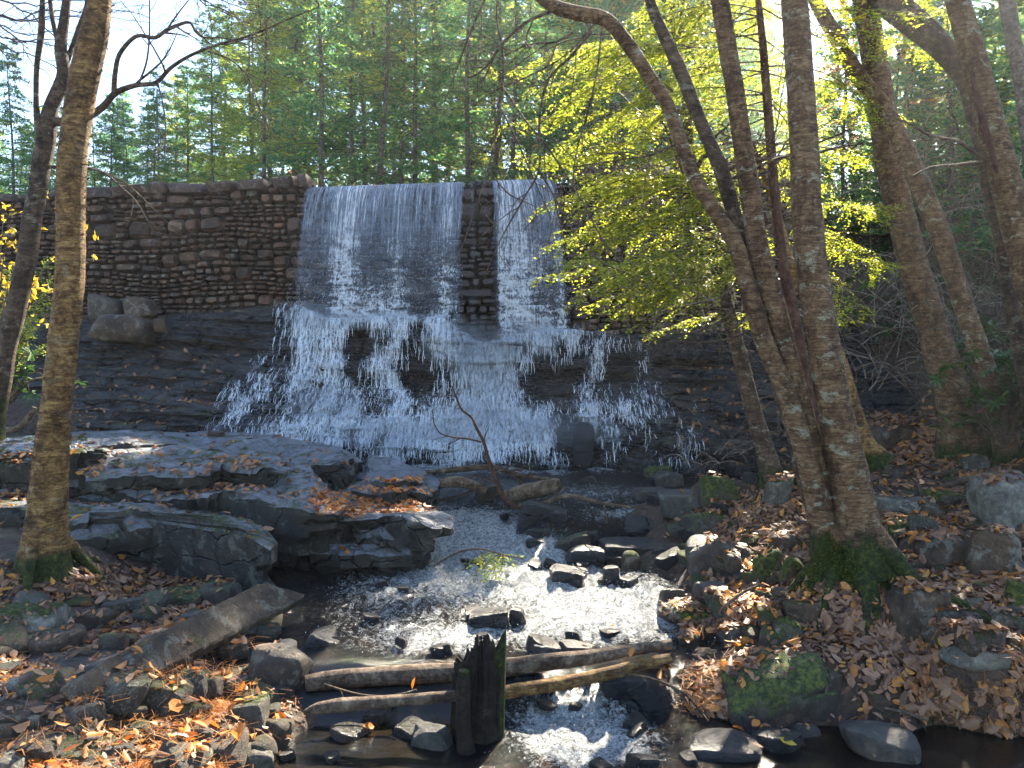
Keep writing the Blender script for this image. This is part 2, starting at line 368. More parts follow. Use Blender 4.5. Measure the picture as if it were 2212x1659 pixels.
# ---------------------------------------------------------------- terrain
WALLX = lambda x: 12.85 - .15 * x                         # plan line of the dam face
CP = np.array([  # x, y, z
 (0,9.8,-1.75),(0,11,-1.75),(-1.5,10.5,-1.75),(2.5,10.5,-1.75),(1.5,9.3,-1.7),(-1.2,9,-1.6),(.8,8.5,-1.62),(.8,7.5,-1.85),(.3,6.6,-2.0),(-.6,6,-2.05),(0,5.2,-2.05),(.8,5.2,-2.05),(1.0,6.2,-2.0),
 (-1.4,5.3,-1.98),(-.6,4.9,-2.0),(.4,4.75,-2.0),(0,4.3,-2.4),(.5,4.0,-2.45),(-.4,4.0,-2.4),(1.3,4.0,-2.4),(2.2,3.9,-2.4),(3,3.8,-2.4),(-1,3.9,-2.35),(0,3,-2.45),(2,3,-2.45),(4,3.2,-2.3),(1.5,4.2,-2.2),(1.8,4.22,-2.2),(2.1,4.2,-2.2),(2.5,4.17,-2.2),(2.9,4.13,-2.15),(3.4,4.1,-2.15),
 (-1.5,4.3,-1.95),(-1.7,3.8,-1.95),(-2.2,4.3,-1.76),(-3,4.2,-1.72),(-2.6,5,-1.74),(-1.9,5.2,-1.8),(-3.4,5,-1.66),(-4,4,-1.68),(-2.4,3.4,-1.85),(-1.5,3,-2.1),(-3.5,3,-1.75),(-5,5,-1.5),(-3.6,5.7,-1.45),(-2.6,5.9,-1.78),(-2,5.9,-1.85),
 (-4.6,6.2,-1.4),(-7,6,-1.1),(-10,7,-.7),(-5,8,-1.35),(-3,8,-1.5),(-3,10,-1.4),(-5,10,-1.2),(-8,9,-.9),(-8,11,-.5),(-10,12,.3),(-13,12,1.0),(-2.0,8.6,-1.6),(-1.4,7.4,-1.85),
 (1.25,5.0,-1.86),(1.5,4.55,-1.82),(1.8,4.6,-1.72),(2.1,4.5,-1.68),(2.8,4.45,-1.66),(3.4,4.4,-1.6),(1.7,5.3,-1.62),(2.25,5.2,-1.42),(2.9,5.1,-1.45),(3.6,5.2,-1.4),(1.35,5.9,-1.78),(1.8,6.2,-1.56),(2.4,6.4,-1.38),(3.4,6.4,-1.28),(4.6,6.4,-1.15),
 (1.6,7.0,-1.66),(2.1,7.4,-1.36),(2.54,7.6,-1.16),(3.6,8,-1.15),(5.2,8.6,-1.07),(1.9,8.4,-1.52),(2.5,8.7,-1.35),(3.0,9.5,-1.5),(4,9.5,-1.15),(5.5,10,-.7),(4.5,11,-.6),(6,8,-.75),(7,8,-.2),(9,8,.6),(12,9,1.8),(7,10.5,.9),(9,12,2.2),(5.5,12.5,1.6),(7,13,2.4),(6,5,-.9),(9,5,0.),(5,3.5,-1.2),
 (3.3,11,-1.5),(-3.5,11.5,-1.6),(0,12.3,-1.2),(-3,12.6,-.8),(3,12,-.8),(-6,12.5,-.6)], float)
def terrain(x, y, detail=True):
    x = np.atleast_1d(np.asarray(x, float)); y = np.atleast_1d(np.asarray(y, float)); sh = x.shape
    x = x.ravel(); y = y.ravel(); z = np.zeros_like(x)
    for a in range(0, len(x), 20000):
        xs = x[a:a+20000, None]; ys = y[a:a+20000, None]
        d2 = (xs - CP[:, 0]) ** 2 + (ys - CP[:, 1]) ** 2 + .03
        w = d2 ** -2.2
        z[a:a+20000] = (w * CP[:, 2]).sum(1) / w.sum(1)
    wy = WALLX(np.clip(x, -12, 5))
    side = sm(4.2, 9, x) + sm(9.5, 14, -x); k = sm(0, 1, (y - wy - .3) / (.5 + 4 * np.clip(side, 0, 1)))
    z = z * (1 - k) + (2.55 + .8 * sm(4, 12, x) + .5 * sm(6, 14, -x)) * k
    if detail:
        near = np.clip(1.2 - (np.hypot(x, y) / 40), .15, 1)
        z += near * (.07 * fbm(v3(x * 1.3, y * 1.3), 4, 3) + .035 * fbm(v3(x * 6, y * 6), 3, 9))
    return z.reshape(sh)
def water_z(x, y):
    x = np.asarray(x, float); y = np.asarray(y, float)
    z = np.full(np.broadcast(x, y).shape, -1.47)
    z = z - .10 * sm(9.2, 8.5, y + .1 * x) - .22 * sm(8.2, 7.0, y - .12 * x + .25 * np.sin(x * 3)) - .05 * sm(6.6, 5, y)
    lip = 4.78 + .06 * x
    z = z - .22 * sm(0, .38, lip - y)
    return z
def surf(x, y): return np.maximum(terrain(x, y), water_z(x, y))
def G(u, v, extra=0.):
    """the point where the sight line through photo point (u, v) meets the ground or the water"""
    d = ray(u, v); D = np.arange(2.2, 16, .02); pts = d[None] * (D / d[1])[:, None]
    s = surf(pts[:, 0], pts[:, 1]) + extra
    k = np.argmax(pts[:, 2] < s) if (pts[:, 2] < s).any() else len(D) - 1
    return pts[k]
from mathutils import Matrix
def part(name, m, root, **kw):
    m.transform(Matrix.Translation(-root.location)); return link(name, m, root, **kw)
def single(name, m, loc, label, cat, group=None, color=None):
    m.transform(Matrix.Translation(-Vector(loc))); o = link(name, m, None, loc)
    tago(o, label, cat, group)
    if color is not None: o.color = (*color, 1)
    return o
SOLID = []   # (verts, faces) of whatever can catch leaves
def remember(V, polys):
    for p in (polys if isinstance(polys, list) else [polys]): SOLID.append((np.asarray(V), np.asarray(p)))

# ground sheet ---------------------------------------------------------------
gx = np.unique(np.r_[-400, -200, -100, -60, np.linspace(-40, -8, 40), np.linspace(-8, 8, 270), np.linspace(8, 40, 40), 60, 100, 200, 400])
gy = np.unique(np.r_[-60, -20, -8, -3, np.linspace(0, 2, 8), np.linspace(2, 7, 130), np.linspace(7, 15, 110), np.linspace(15, 40, 40), 60, 90, 140, 250, 500])
XX, YY = np.meshgrid(gx, gy); ZZ = terrain(XX, YY)
GV = np.stack([XX, YY, ZZ], -1).reshape(-1, 3); GF = grid_faces(len(gy), len(gx))
g = link('ground', mesh('ground', GV, GF, M['ground'])); g['kind'] = 'structure'
near = (GV[GF].mean(1)[:, 1] < 16) & (abs(GV[GF].mean(1)[:, 0]) < 9)
remember(GV, GF[near])

# bedrock --------------------------------------------------------------------
BX = [(-13, [(15.2,1.6),(14.2,.9),(13.6,.5),(12.6,.2),(11.8,-.3),(11.2,-1.3)]),
 (-9.6, [(14.4,1.0),(13.4,.3),(13.2,0),(12.2,-.4),(11.5,-.9),(11.0,-1.8)]),
 (-6.8, [(14.0,1.05),(13.1,.45),(12.8,0),(11.8,-.5),(10.9,-.95),(10.6,-1.8)]),
 (-4.9, [(13.7,1.15),(12.8,.72),(12.5,.2),(11.7,-.4),(10.9,-.98),(10.7,-1.8)]),
 (-3.6, [(13.5,1.1),(12.9,.95),(12.4,0),(11.8,-.5),(11.1,-1.1),(10.9,-1.8)]),
 (-3.0, [(13.4,.85),(12.6,.75),(12.38,-.3),(11.95,-.65),(11.35,-1.15),(11.1,-1.8)]),
 (-1.1, [(13.2,.8),(12.4,.72),(12.2,-.45),(11.8,-.8),(11.3,-1.2),(11.1,-1.8)]),
 (-.5, [(13.1,.6),(12.6,.25),(12.3,-.3),(11.8,-.75),(11.3,-1.15),(11.0,-1.8)]),
 (.3, [(13.0,.65),(12.3,.5),(12.1,-.3),(11.6,-.75),(11.0,-1.15),(10.8,-1.8)]),
 (1.4, [(12.8,.6),(12.1,.5),(12.0,-.25),(11.4,-.65),(10.9,-1.1),(10.7,-1.8)]),
 (2.2, [(12.7,.6),(12.0,.45),(11.9,-.1),(11.3,-.5),(10.7,-1.05),(10.5,-1.8)]),
 (3.4, [(12.5,.9),(11.9,.6),(11.8,.1),(11.1,-.4),(10.5,-1.0),(10.3,-1.8)]),
 (4.8, [(12.6,1.5),(11.9,.9),(11.6,.4),(11.0,-.3),(10.3,-.9),(10.1,-1.8)]),
 (6.5, [(13.5,2.0),(12.6,1.3),(12.0,.7),(11.4,0),(10.7,-.8),(10.4,-1.8)])]
BXs = np.array([b[0] for b in BX]); BK = np.array([b[1] for b in BX], float)  # n,6,2
def bed_profile(x, t):
    """x (n), t 0 (top) .. 5 (bottom) -> y, z"""
    t = np.clip(t, 0, 4.999); k = t.astype(int); f = t - k
    out = []
    for c in (0, 1):
        a = np.array([np.interp(x, BXs, BK[:, j, c]) for j in range(6)])  # 6,n
        out.append(a[k, np.arange(len(x))] * (1 - f) + a[k + 1, np.arange(len(x))] * f)
    return out
def bed_surface(x, t, strata=1.):
    x = x + 0; xw = x + .25 * fbm(v3(x * .9, t * .8), 3, 5)
    y, z = bed_profile(xw, t)
    p = v3(x, y, z)
    z = z + .05 * fbm(p * 1.1, 3, 21)
    y = y - .12 * fbm(p * .9, 4, 22) * strata
    tilt = .035 * x + .07 * fbm(v3(x * .5, y * .5), 3, 31)
    h1 = .15
    tilt = tilt + .13 * fbm(v3(x * .35, z * .8, 5), 3, 39) + .04 * fbm(v3(x * 1.7, z * 1.5, 2), 3, 38)
    q = (z + tilt) / h1; k = np.floor(q); f = q - k
    off = fbm(v3(x * .9, k * 5.17, 0 * x), 4, 41, .7) + .5 * np.round(vnoise(v3(x * 1.1, k * 3.3, 4), 47) * 1.2)
    off2 = vnoise(v3(x * 3.1, k * 9.1, 0 * x), 44)
    z2 = h1 * (k + sm(.45, .98, f)) - tilt
    zz = z * (1 - .8 * strata) + z2 * .8 * strata
    yy = y - strata * (.17 * off + .05 * off2) - strata * .05 * np.sqrt(np.clip(1 - (2 * f - 1) ** 2, 0, 1))
    q3 = (zz + tilt * 1.3) / .047; k3 = np.floor(q3); yy = yy - strata * .05 * vnoise(v3(x * 1.6, k3 * 3.3, 7 + 0 * x), 46) 
    pp = v3(x, yy, zz)
    yy = yy - strata * .04 * fbm(pp * 6, 4, 51, .65)
    return yy, zz
bx = np.linspace(-12.5, 6.4, 640); bt = np.concatenate([np.linspace(0, 1, 30)[:-1], np.linspace(1, 2, 120)[:-1], np.linspace(2, 3, 80)[:-1], np.linspace(3, 4, 80)[:-1], np.linspace(4, 5, 60)])
bX, bT = np.meshgrid(bx, bt)
yy, zz = bed_surface(bX.ravel(), bT.ravel())
BV = np.stack([bX.ravel(), yy, zz], -1); BF = grid_faces(len(bt), len(bx))[:, ::-1]
o = link('bedrock', mesh('bedrock', BV, BF, M['bed'])); o['kind'] = 'structure'; o.color = (.12, .8, .25, 1)
remember(BV, BF)

# rocks ----------------------------------------------------------------------
def box_pts(a, b, c, s):
    """surface of a box with half sizes a b c, cut in cells of about s"""
    V = []; Fc = []; n0 = 0
    for ax in range(3):
        for sg in (-1, 1):
            o1, o2 = [(1, 2), (2, 0), (0, 1)][ax]; h = [a, b, c]
            n1 = max(3, int(2 * h[o1] / s) + 1); n2 = max(3, int(2 * h[o2] / s) + 1)
            u, v = np.meshgrid(np.linspace(-1, 1, n1), np.linspace(-1, 1, n2))
            p = np.zeros((u.size, 3)); p[:, ax] = sg * h[ax]; p[:, o1] = u.ravel() * h[o1]; p[:, o2] = v.ravel() * h[o2]
            f = grid_faces(n2, n1)
            if sg < 0: f = f[:, ::-1]
            V.append(p); Fc.append(f + n0); n0 += len(p)
    V = np.vstack(V); Fc = np.vstack(Fc)
    key = np.round(V / (s * .01)).astype(np.int64)
    _, ix, inv = np.unique(key, axis=0, return_index=True, return_inverse=True)
    return V[ix], inv.ravel()[Fc]
def rock_shape(a, b, c, seed, s=.05, rough=.05, rnd=13., planes=10, strata=0., boxy=.5):
    r = np.random.default_rng(seed); V, Fc = box_pts(a, b, c, s)
    N = r.normal(size=(planes, 3)); N /= np.linalg.norm(N, axis=1)[:, None]
    N = np.vstack([N, np.eye(3) + r.normal(size=(3, 3)) * .12, -np.eye(3) + r.normal(size=(3, 3)) * .12]); N /= np.linalg.norm(N, axis=1)[:, None]
    sc = np.array([a, b, c]); Vn = V / sc
    h = np.r_[r.uniform(.78, 1.12, planes) * (1 + boxy * .35), r.uniform(.88, 1., 6)]
    g_ = np.clip(Vn @ N.T / h, 1e-3, None)
    t = 1 / ((g_ ** rnd).sum(1) ** (1 / rnd))
    W = Vn * t[:, None] * sc
    L = (a * b * c) ** (1 / 3)
    off = np.array([seed * 1.37, seed * .71, seed * .33])
    nrm = W / sc ** 2; nrm /= np.linalg.norm(nrm, axis=1)[:, None] + 1e-9
    W = W + nrm * (rough * L * (1.2 * fbm(W / L * 1.3 + off, 3, seed % 97) + .6 * fbm(W / L * 5 + off, 4, seed % 89)))[:, None]
    if strata:
        hh = strata; k = np.floor((W[:, 2] + .1 * hh * fbm(W * 2 + off, 2, 3)) / hh)
        f = 1 + .09 * vnoise(v3(k * 3.7 + seed, 0, 0) + W * np.array([.6, .6, 0]), seed % 71)
        W[:, 0] *= f; W[:, 1] *= f
    return W, Fc
def rotm(yaw, tx=0, ty=0):
    return np.array((Matrix.Rotation(yaw, 3, 'Z') @ Matrix.Rotation(tx, 3, 'X') @ Matrix.Rotation(ty, 3, 'Y')))
NAMESEED = [0]
def rock_at(box, label, cat='rock', name='rock', mat='rock', D=None, deep=.75, moss=0., wet=0., warm=0., group=None, seed=None, yaw=None, tilt=None, h=1., **kw):
    """box: the photo's rectangle (u0, v0, u1, v1) the rock fills"""
    u0, v0, u1, v1 = box; NAMESEED[0] += 1; seed = seed or 100 + NAMESEED[0] * 7
    r = np.random.default_rng(seed)
    base = G((u0 + u1) / 2, v1 - .12 * (v1 - v0)) if D is None else P((u0 + u1) / 2, v1, D)
    D = base[1]; a = (u1 - u0) / 2 / F * D * 1.03
    b = a * deep; D = D + b * .6
    vis = (v1 - v0) / F * D
    tan = abs(ray(0, (v0 + v1) / 2)[2] / ray(0, (v0 + v1) / 2)[1])
    c = max(.35 * a, (vis - 1.1 * b * tan)) * .62 * h
    ctr = P((u0 + u1) / 2, (v0 + v1) / 2 + .10 * (v1 - v0), D)
    s = max(.012, min(.06, a / 12))
    V, Fc = rock_shape(a, b, c * 1.15, seed, s, **kw)
    R = rotm(r.uniform(-.25, .25) if yaw is None else yaw, *(tilt or (r.uniform(-.12, .12), r.uniform(-.12, .12))))
    ctr = ctr + np.array([0, 0, .22 * c if u1 < 700 and v1 > 1300 else .15 * c if u0 > 1600 else 0])
    W = V @ R.T + ctr
    remember(W, Fc)
    m = mesh(name, V @ R.T, Fc, M[mat], True)
    m.set_sharp_from_angle(angle=math.radians(38)) if hasattr(m, 'set_sharp_from_angle') else None
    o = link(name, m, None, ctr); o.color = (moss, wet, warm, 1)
    tago(o, label, cat, group); return o

def slab(outline, z, thick, label, seed, moss=.1, wet=.35, warm=.1, cell=.05, strata=.13, tilt=(0., 0.), group=None, rough=.045):
    pts = np.array([Pz(u, v, z)[:2] for u, v in outline]); c2 = (pts.min(0) + pts.max(0)) / 2
    q = pts - c2; hx, hy = np.abs(q).max(0); r = np.random.default_rng(seed)
    V, Fc = box_pts(hx, hy, thick / 2, cell)
    Vn = V.copy()
    # squeeze every horizontal ring from the box onto the outline polygon
    ang = np.arctan2(V[:, 1], V[:, 0]); d2 = np.stack([np.cos(ang), np.sin(ang)], -1)
    rb = 1 / np.maximum(np.abs(d2[:, 0]) / hx, np.abs(d2[:, 1]) / hy)
    rp = np.full(len(V), 1e-3); n = len(q)
    for i in range(n):
        a_, b_ = q[i], q[(i + 1) % n]; e = b_ - a_; den = d2[:, 0] * e[1] - d2[:, 1] * e[0]
        den = np.where(abs(den) < 1e-9, 1e-9, den)
        t = (a_[0] * e[1] - a_[1] * e[0]) / den; s_ = (a_[0] * d2[:, 1] - a_[1] * d2[:, 0]) / den
        ok = (t > 0) & (s_ >= -.001) & (s_ <= 1.001); rp = np.where(ok, np.maximum(rp, t), rp)
    Vn[:, :2] *= (rp / rb)[:, None]
    off = np.array([seed * 1.7, seed * .3, 0])
    edge = np.maximum(np.abs(V[:, 0]) / hx, np.abs(V[:, 1]) / hy)
    k = np.floor((Vn[:, 2] + .04 * fbm(Vn * 1.2 + off, 2, 5)) / strata)
    lay = vnoise(v3(k * 4.1 + seed, Vn[:, 0] * .8, Vn[:, 1] * .8), 61)
    crack = fbm(np.stack([Vn[:, 0] * 1.5, Vn[:, 1] * 1.5, Vn[:, 2] * .4], -1) + off, 3, 77)
    side = sm(.86, 1., edge)
    dirn = Vn[:, :2] / (np.linalg.norm(Vn[:, :2], axis=1)[:, None] + 1e-6)
    stepc = np.round(fbm(np.stack([Vn[:, 0] * 1.1, Vn[:, 1] * 1.1, k * .7], -1) + off, 2, 83) * 4) / 4
    Vn[:, :2] += dirn * (side * (.13 * lay + .30 * stepc + .07 * crack + .05 * fbm(Vn * 6 + off, 3, 13) - .06 * (1 - Vn[:, 2] / thick)))[:, None]
    top = Vn[:, 2] > 0
    # stepped, flaking top
    st = fbm(np.stack([Vn[:, 0] * .9, Vn[:, 1] * 1.4, 0 * ang], -1) + off, 3, 91); st = (np.floor(st * 7) + sm(.42, .58, st * 7 - np.floor(st * 7))) / 7
    Vn[:, 2] += np.where(top, .17 * st + rough * .6 * fbm(Vn * 3 + off, 4, 15) - .05 * sm(.9, 1, edge), .05 * fbm(Vn * 2 + off, 3, 17))
    Vn[:, 2] += tilt[0] * Vn[:, 0] + tilt[1] * Vn[:, 1]
    ctr = np.array([c2[0], c2[1], z - thick / 2])
    remember(Vn + ctr, Fc)
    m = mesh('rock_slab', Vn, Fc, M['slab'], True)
    m.set_sharp_from_angle(angle=math.radians(42))
    o = link('rock_slab', m, None, ctr); o.color = (moss, wet, warm, 1); tago(o, label, 'rock slab', group)
    return o

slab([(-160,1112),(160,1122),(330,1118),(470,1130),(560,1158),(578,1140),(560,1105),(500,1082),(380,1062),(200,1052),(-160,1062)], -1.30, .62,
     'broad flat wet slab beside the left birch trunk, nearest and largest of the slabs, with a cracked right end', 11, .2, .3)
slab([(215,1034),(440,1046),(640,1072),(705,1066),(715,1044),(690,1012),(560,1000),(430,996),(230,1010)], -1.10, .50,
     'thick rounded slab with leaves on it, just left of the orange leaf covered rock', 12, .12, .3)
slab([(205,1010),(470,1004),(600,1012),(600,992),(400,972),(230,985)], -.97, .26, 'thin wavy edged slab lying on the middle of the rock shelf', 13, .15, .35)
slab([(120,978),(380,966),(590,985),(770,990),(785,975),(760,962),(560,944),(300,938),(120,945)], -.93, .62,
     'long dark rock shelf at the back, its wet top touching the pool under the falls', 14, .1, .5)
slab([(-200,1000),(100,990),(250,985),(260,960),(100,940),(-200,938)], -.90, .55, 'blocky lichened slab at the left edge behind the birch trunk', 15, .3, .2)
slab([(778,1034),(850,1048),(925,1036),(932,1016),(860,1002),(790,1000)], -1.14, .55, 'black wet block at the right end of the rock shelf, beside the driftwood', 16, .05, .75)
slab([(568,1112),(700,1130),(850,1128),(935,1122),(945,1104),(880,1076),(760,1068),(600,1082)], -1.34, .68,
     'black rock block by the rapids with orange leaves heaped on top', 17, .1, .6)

R_ = rock_at
# boulders under the left part of the dam
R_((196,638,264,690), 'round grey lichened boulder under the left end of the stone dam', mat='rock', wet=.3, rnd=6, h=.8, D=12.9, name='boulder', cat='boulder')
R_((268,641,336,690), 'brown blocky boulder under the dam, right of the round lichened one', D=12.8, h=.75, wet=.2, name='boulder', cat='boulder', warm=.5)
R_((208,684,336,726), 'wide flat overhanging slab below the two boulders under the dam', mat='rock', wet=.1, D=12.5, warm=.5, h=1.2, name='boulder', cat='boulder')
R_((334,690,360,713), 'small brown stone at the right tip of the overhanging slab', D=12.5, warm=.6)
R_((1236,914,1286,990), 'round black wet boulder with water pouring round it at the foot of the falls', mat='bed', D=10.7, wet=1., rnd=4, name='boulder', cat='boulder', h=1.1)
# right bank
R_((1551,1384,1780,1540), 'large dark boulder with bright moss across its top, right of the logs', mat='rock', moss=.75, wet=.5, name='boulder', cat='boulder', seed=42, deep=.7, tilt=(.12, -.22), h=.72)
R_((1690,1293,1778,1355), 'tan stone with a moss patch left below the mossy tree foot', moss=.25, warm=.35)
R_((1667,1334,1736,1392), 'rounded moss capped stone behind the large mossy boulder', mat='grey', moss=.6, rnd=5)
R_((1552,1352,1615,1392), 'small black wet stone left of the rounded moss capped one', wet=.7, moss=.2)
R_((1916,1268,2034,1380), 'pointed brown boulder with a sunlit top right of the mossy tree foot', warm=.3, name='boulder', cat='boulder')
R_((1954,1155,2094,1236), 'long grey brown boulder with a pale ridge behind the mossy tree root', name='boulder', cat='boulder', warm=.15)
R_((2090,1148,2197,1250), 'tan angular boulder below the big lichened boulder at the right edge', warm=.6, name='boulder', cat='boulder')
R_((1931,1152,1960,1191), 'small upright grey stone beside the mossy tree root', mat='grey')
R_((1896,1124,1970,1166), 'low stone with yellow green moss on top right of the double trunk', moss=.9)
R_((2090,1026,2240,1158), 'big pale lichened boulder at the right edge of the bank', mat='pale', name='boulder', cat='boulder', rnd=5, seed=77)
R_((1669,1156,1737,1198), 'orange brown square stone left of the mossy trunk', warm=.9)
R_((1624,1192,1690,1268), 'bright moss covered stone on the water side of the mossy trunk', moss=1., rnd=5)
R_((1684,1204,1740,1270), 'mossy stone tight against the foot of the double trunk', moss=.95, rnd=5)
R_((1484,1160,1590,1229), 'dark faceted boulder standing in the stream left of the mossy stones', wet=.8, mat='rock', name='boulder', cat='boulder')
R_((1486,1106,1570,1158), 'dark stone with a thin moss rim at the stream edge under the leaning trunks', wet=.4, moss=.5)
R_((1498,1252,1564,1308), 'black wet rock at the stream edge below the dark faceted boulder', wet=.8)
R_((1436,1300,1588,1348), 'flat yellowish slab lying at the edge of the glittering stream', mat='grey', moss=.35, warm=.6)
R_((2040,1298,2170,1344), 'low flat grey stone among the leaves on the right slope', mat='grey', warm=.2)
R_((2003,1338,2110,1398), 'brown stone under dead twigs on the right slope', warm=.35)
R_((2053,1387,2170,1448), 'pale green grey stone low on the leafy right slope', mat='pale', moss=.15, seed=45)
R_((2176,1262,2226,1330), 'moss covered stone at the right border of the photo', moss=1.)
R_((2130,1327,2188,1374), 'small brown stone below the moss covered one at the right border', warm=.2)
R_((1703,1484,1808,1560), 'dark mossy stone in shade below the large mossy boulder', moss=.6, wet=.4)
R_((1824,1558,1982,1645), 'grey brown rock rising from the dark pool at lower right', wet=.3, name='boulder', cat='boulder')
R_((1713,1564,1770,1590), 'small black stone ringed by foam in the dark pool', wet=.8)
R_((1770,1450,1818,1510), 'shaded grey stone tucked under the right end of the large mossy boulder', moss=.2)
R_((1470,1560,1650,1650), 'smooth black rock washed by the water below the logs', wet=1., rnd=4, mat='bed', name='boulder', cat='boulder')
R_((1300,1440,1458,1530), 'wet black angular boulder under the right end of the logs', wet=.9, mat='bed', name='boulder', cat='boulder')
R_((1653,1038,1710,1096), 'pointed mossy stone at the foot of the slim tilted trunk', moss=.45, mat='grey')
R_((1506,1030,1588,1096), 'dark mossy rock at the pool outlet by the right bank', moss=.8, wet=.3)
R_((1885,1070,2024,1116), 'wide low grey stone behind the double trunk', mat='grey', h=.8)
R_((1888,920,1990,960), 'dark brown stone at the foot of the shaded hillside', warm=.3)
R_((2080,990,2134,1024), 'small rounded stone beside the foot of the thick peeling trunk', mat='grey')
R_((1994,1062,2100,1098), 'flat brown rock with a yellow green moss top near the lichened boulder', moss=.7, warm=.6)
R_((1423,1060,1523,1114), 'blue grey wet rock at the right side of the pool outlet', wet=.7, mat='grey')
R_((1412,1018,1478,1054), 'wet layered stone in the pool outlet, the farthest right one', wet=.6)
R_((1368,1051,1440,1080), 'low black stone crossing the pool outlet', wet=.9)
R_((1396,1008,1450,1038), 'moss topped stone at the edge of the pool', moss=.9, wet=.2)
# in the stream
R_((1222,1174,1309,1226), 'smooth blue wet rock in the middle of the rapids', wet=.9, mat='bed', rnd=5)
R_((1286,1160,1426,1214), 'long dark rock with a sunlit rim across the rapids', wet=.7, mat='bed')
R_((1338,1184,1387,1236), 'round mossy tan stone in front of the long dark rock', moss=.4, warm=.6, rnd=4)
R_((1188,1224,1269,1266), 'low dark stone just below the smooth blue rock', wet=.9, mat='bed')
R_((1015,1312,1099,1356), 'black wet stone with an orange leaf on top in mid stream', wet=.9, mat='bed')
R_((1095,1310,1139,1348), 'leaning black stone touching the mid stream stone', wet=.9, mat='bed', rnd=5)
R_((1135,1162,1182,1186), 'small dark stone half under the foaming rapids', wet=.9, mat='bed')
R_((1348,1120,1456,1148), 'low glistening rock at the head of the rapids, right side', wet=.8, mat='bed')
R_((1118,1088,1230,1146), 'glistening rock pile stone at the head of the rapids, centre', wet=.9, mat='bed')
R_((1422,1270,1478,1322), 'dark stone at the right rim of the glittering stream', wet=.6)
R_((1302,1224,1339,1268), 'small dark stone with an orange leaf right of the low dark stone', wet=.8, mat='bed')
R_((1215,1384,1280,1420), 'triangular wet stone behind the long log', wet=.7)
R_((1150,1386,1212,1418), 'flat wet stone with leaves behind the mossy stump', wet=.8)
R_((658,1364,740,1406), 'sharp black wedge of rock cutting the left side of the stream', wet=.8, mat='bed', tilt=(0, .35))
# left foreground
R_((-30,1308,130,1398), 'pale lichened boulder with two moss tufts at the left border', mat='pale', moss=.42, name='boulder', cat='boulder', seed=52)
R_((118,1318,240,1372), 'dark brown boulder right of the pale lichened one', name='boulder', cat='boulder', warm=.3)
R_((545,1406,669,1510), 'dark pyramid shaped rock at the left end of the long log', wet=.2, name='boulder', cat='boulder', seed=61)
R_((548,1468,640,1518), 'grey blue flat sided stone below the pyramid shaped rock', mat='grey', wet=.3)
R_((445,1455,552,1508), 'stone with a sunlit top between the tilted plank stone and the pyramid shaped rock', mat='grey')
R_((500,1517,580,1596), 'green topped pale block stone left of the splintered log', mat='grey', moss=.3)
R_((142,1485,245,1545), 'grey angular stone under the low end of the tilted plank stone', mat='grey', wet=.1)
R_((186,1417,312,1484), 'flat bluish stone left of the tilted plank stone', mat='grey', wet=.35)
R_((-10,1511,140,1593), 'wedge shaped brown stone with a sunlit ridge in the lower left corner', warm=.2, tilt=(.1, .2), name='boulder', cat='boulder')
R_((18,1464,75,1506), 'small grey stone above the wedge shaped brown one', mat='grey')
R_((130,1607,336,1690), 'long flat topped rock with yellow lichen on the bottom border', mat='grey', warm=.4, name='boulder', cat='boulder')
R_((331,1606,460,1660), 'layered pale stone on the bottom border right of the long flat topped rock', mat='grey', warm=.3)
R_((458,1597,550,1645), 'thin flat stone beside an orange leaf near the bottom', mat='grey', warm=.2)
R_((525,1617,590,1670), 'upright wedge stone on the bottom border left of the black pool', mat='grey')
R_((395,1567,470,1613), 'small slanted stone under the heap of orange needles', mat='grey', warm=.3)
R_((315,1571,396,1620), 'dark stone left of the small slanted one under the needles', wet=.1)
R_((280,1367,433,1442), 'dark smooth rock in shade behind the tilted plank stone', wet=.5, name='boulder', cat='boulder')
R_((410,1317,510,1372), 'dull blue stone strewn with leaves above the tilted plank stone', mat='grey', wet=.4)
R_((45,1397,256,1452), 'low dark shelf of rock covered with brown leaves', wet=.5, h=.7)
R_((-40,1625,60,1690), 'pale stone under bright orange leaves in the bottom left corner', mat='grey')
R_((165,1578,323,1622), 'mid brown stone behind the long flat topped rock', warm=.3)
R_((590,1385,640,1420), 'wet stone at the water line left of the sharp black wedge', wet=.7)
R_((330,1275,440,1312), 'mossy step of rock under the overhang of the broad slab', moss=.5, wet=.3)
R_((430,1262,520,1320), 'dark block below the cracked end of the broad slab', moss=.3, wet=.3)
R_((450,931,482,946), 'little stone perched on the back rock shelf', D=9.4, wet=.1, warm=.3)
R_((283,1028,315,1047), 'little brown stone perched on the broad flat slab', D=8.0, warm=.5)
R_((890,1560,980,1625), 'grey green stone in the black pool under the splintered log', mat='grey', wet=.4)

# the tilted plank stone
def plank_stone():
    A = G(175, 1545) + [0, 0, .05]; B = G(625, 1335) + [0, 0, .15]; d = B - A; L = np.linalg.norm(d); t = d / L
    up = np.array([0, 0, 1.]); s_ = np.cross(t, up); s_ /= np.linalg.norm(s_); n_ = np.cross(s_, t)
    tiltv = .75; s2 = s_ * math.cos(tiltv) - n_ * math.sin(tiltv); n2 = s_ * math.sin(tiltv) + n_ * math.cos(tiltv)
    V, Fc = rock_shape(L / 2, .115, .05, 35, .02, .07, 18, 1, 0., 1.6)
    W = V[:, :1] * t - V[:, 1:2] * s2 + V[:, 2:] * n2 + (A + B) / 2 + [0, 0, .06]
    c = (A + B) / 2
    m = mesh('plank_stone', W - c, Fc, M['rock']); m.set_sharp_from_angle(angle=math.radians(38))
    o = link('plank_stone', m, None, c); o.color = (.12, 0, .3, 1)
    tago(o, 'long tilted plank of stone with a sunlit edge pointing up to the stream', 'rock')
plank_stone()

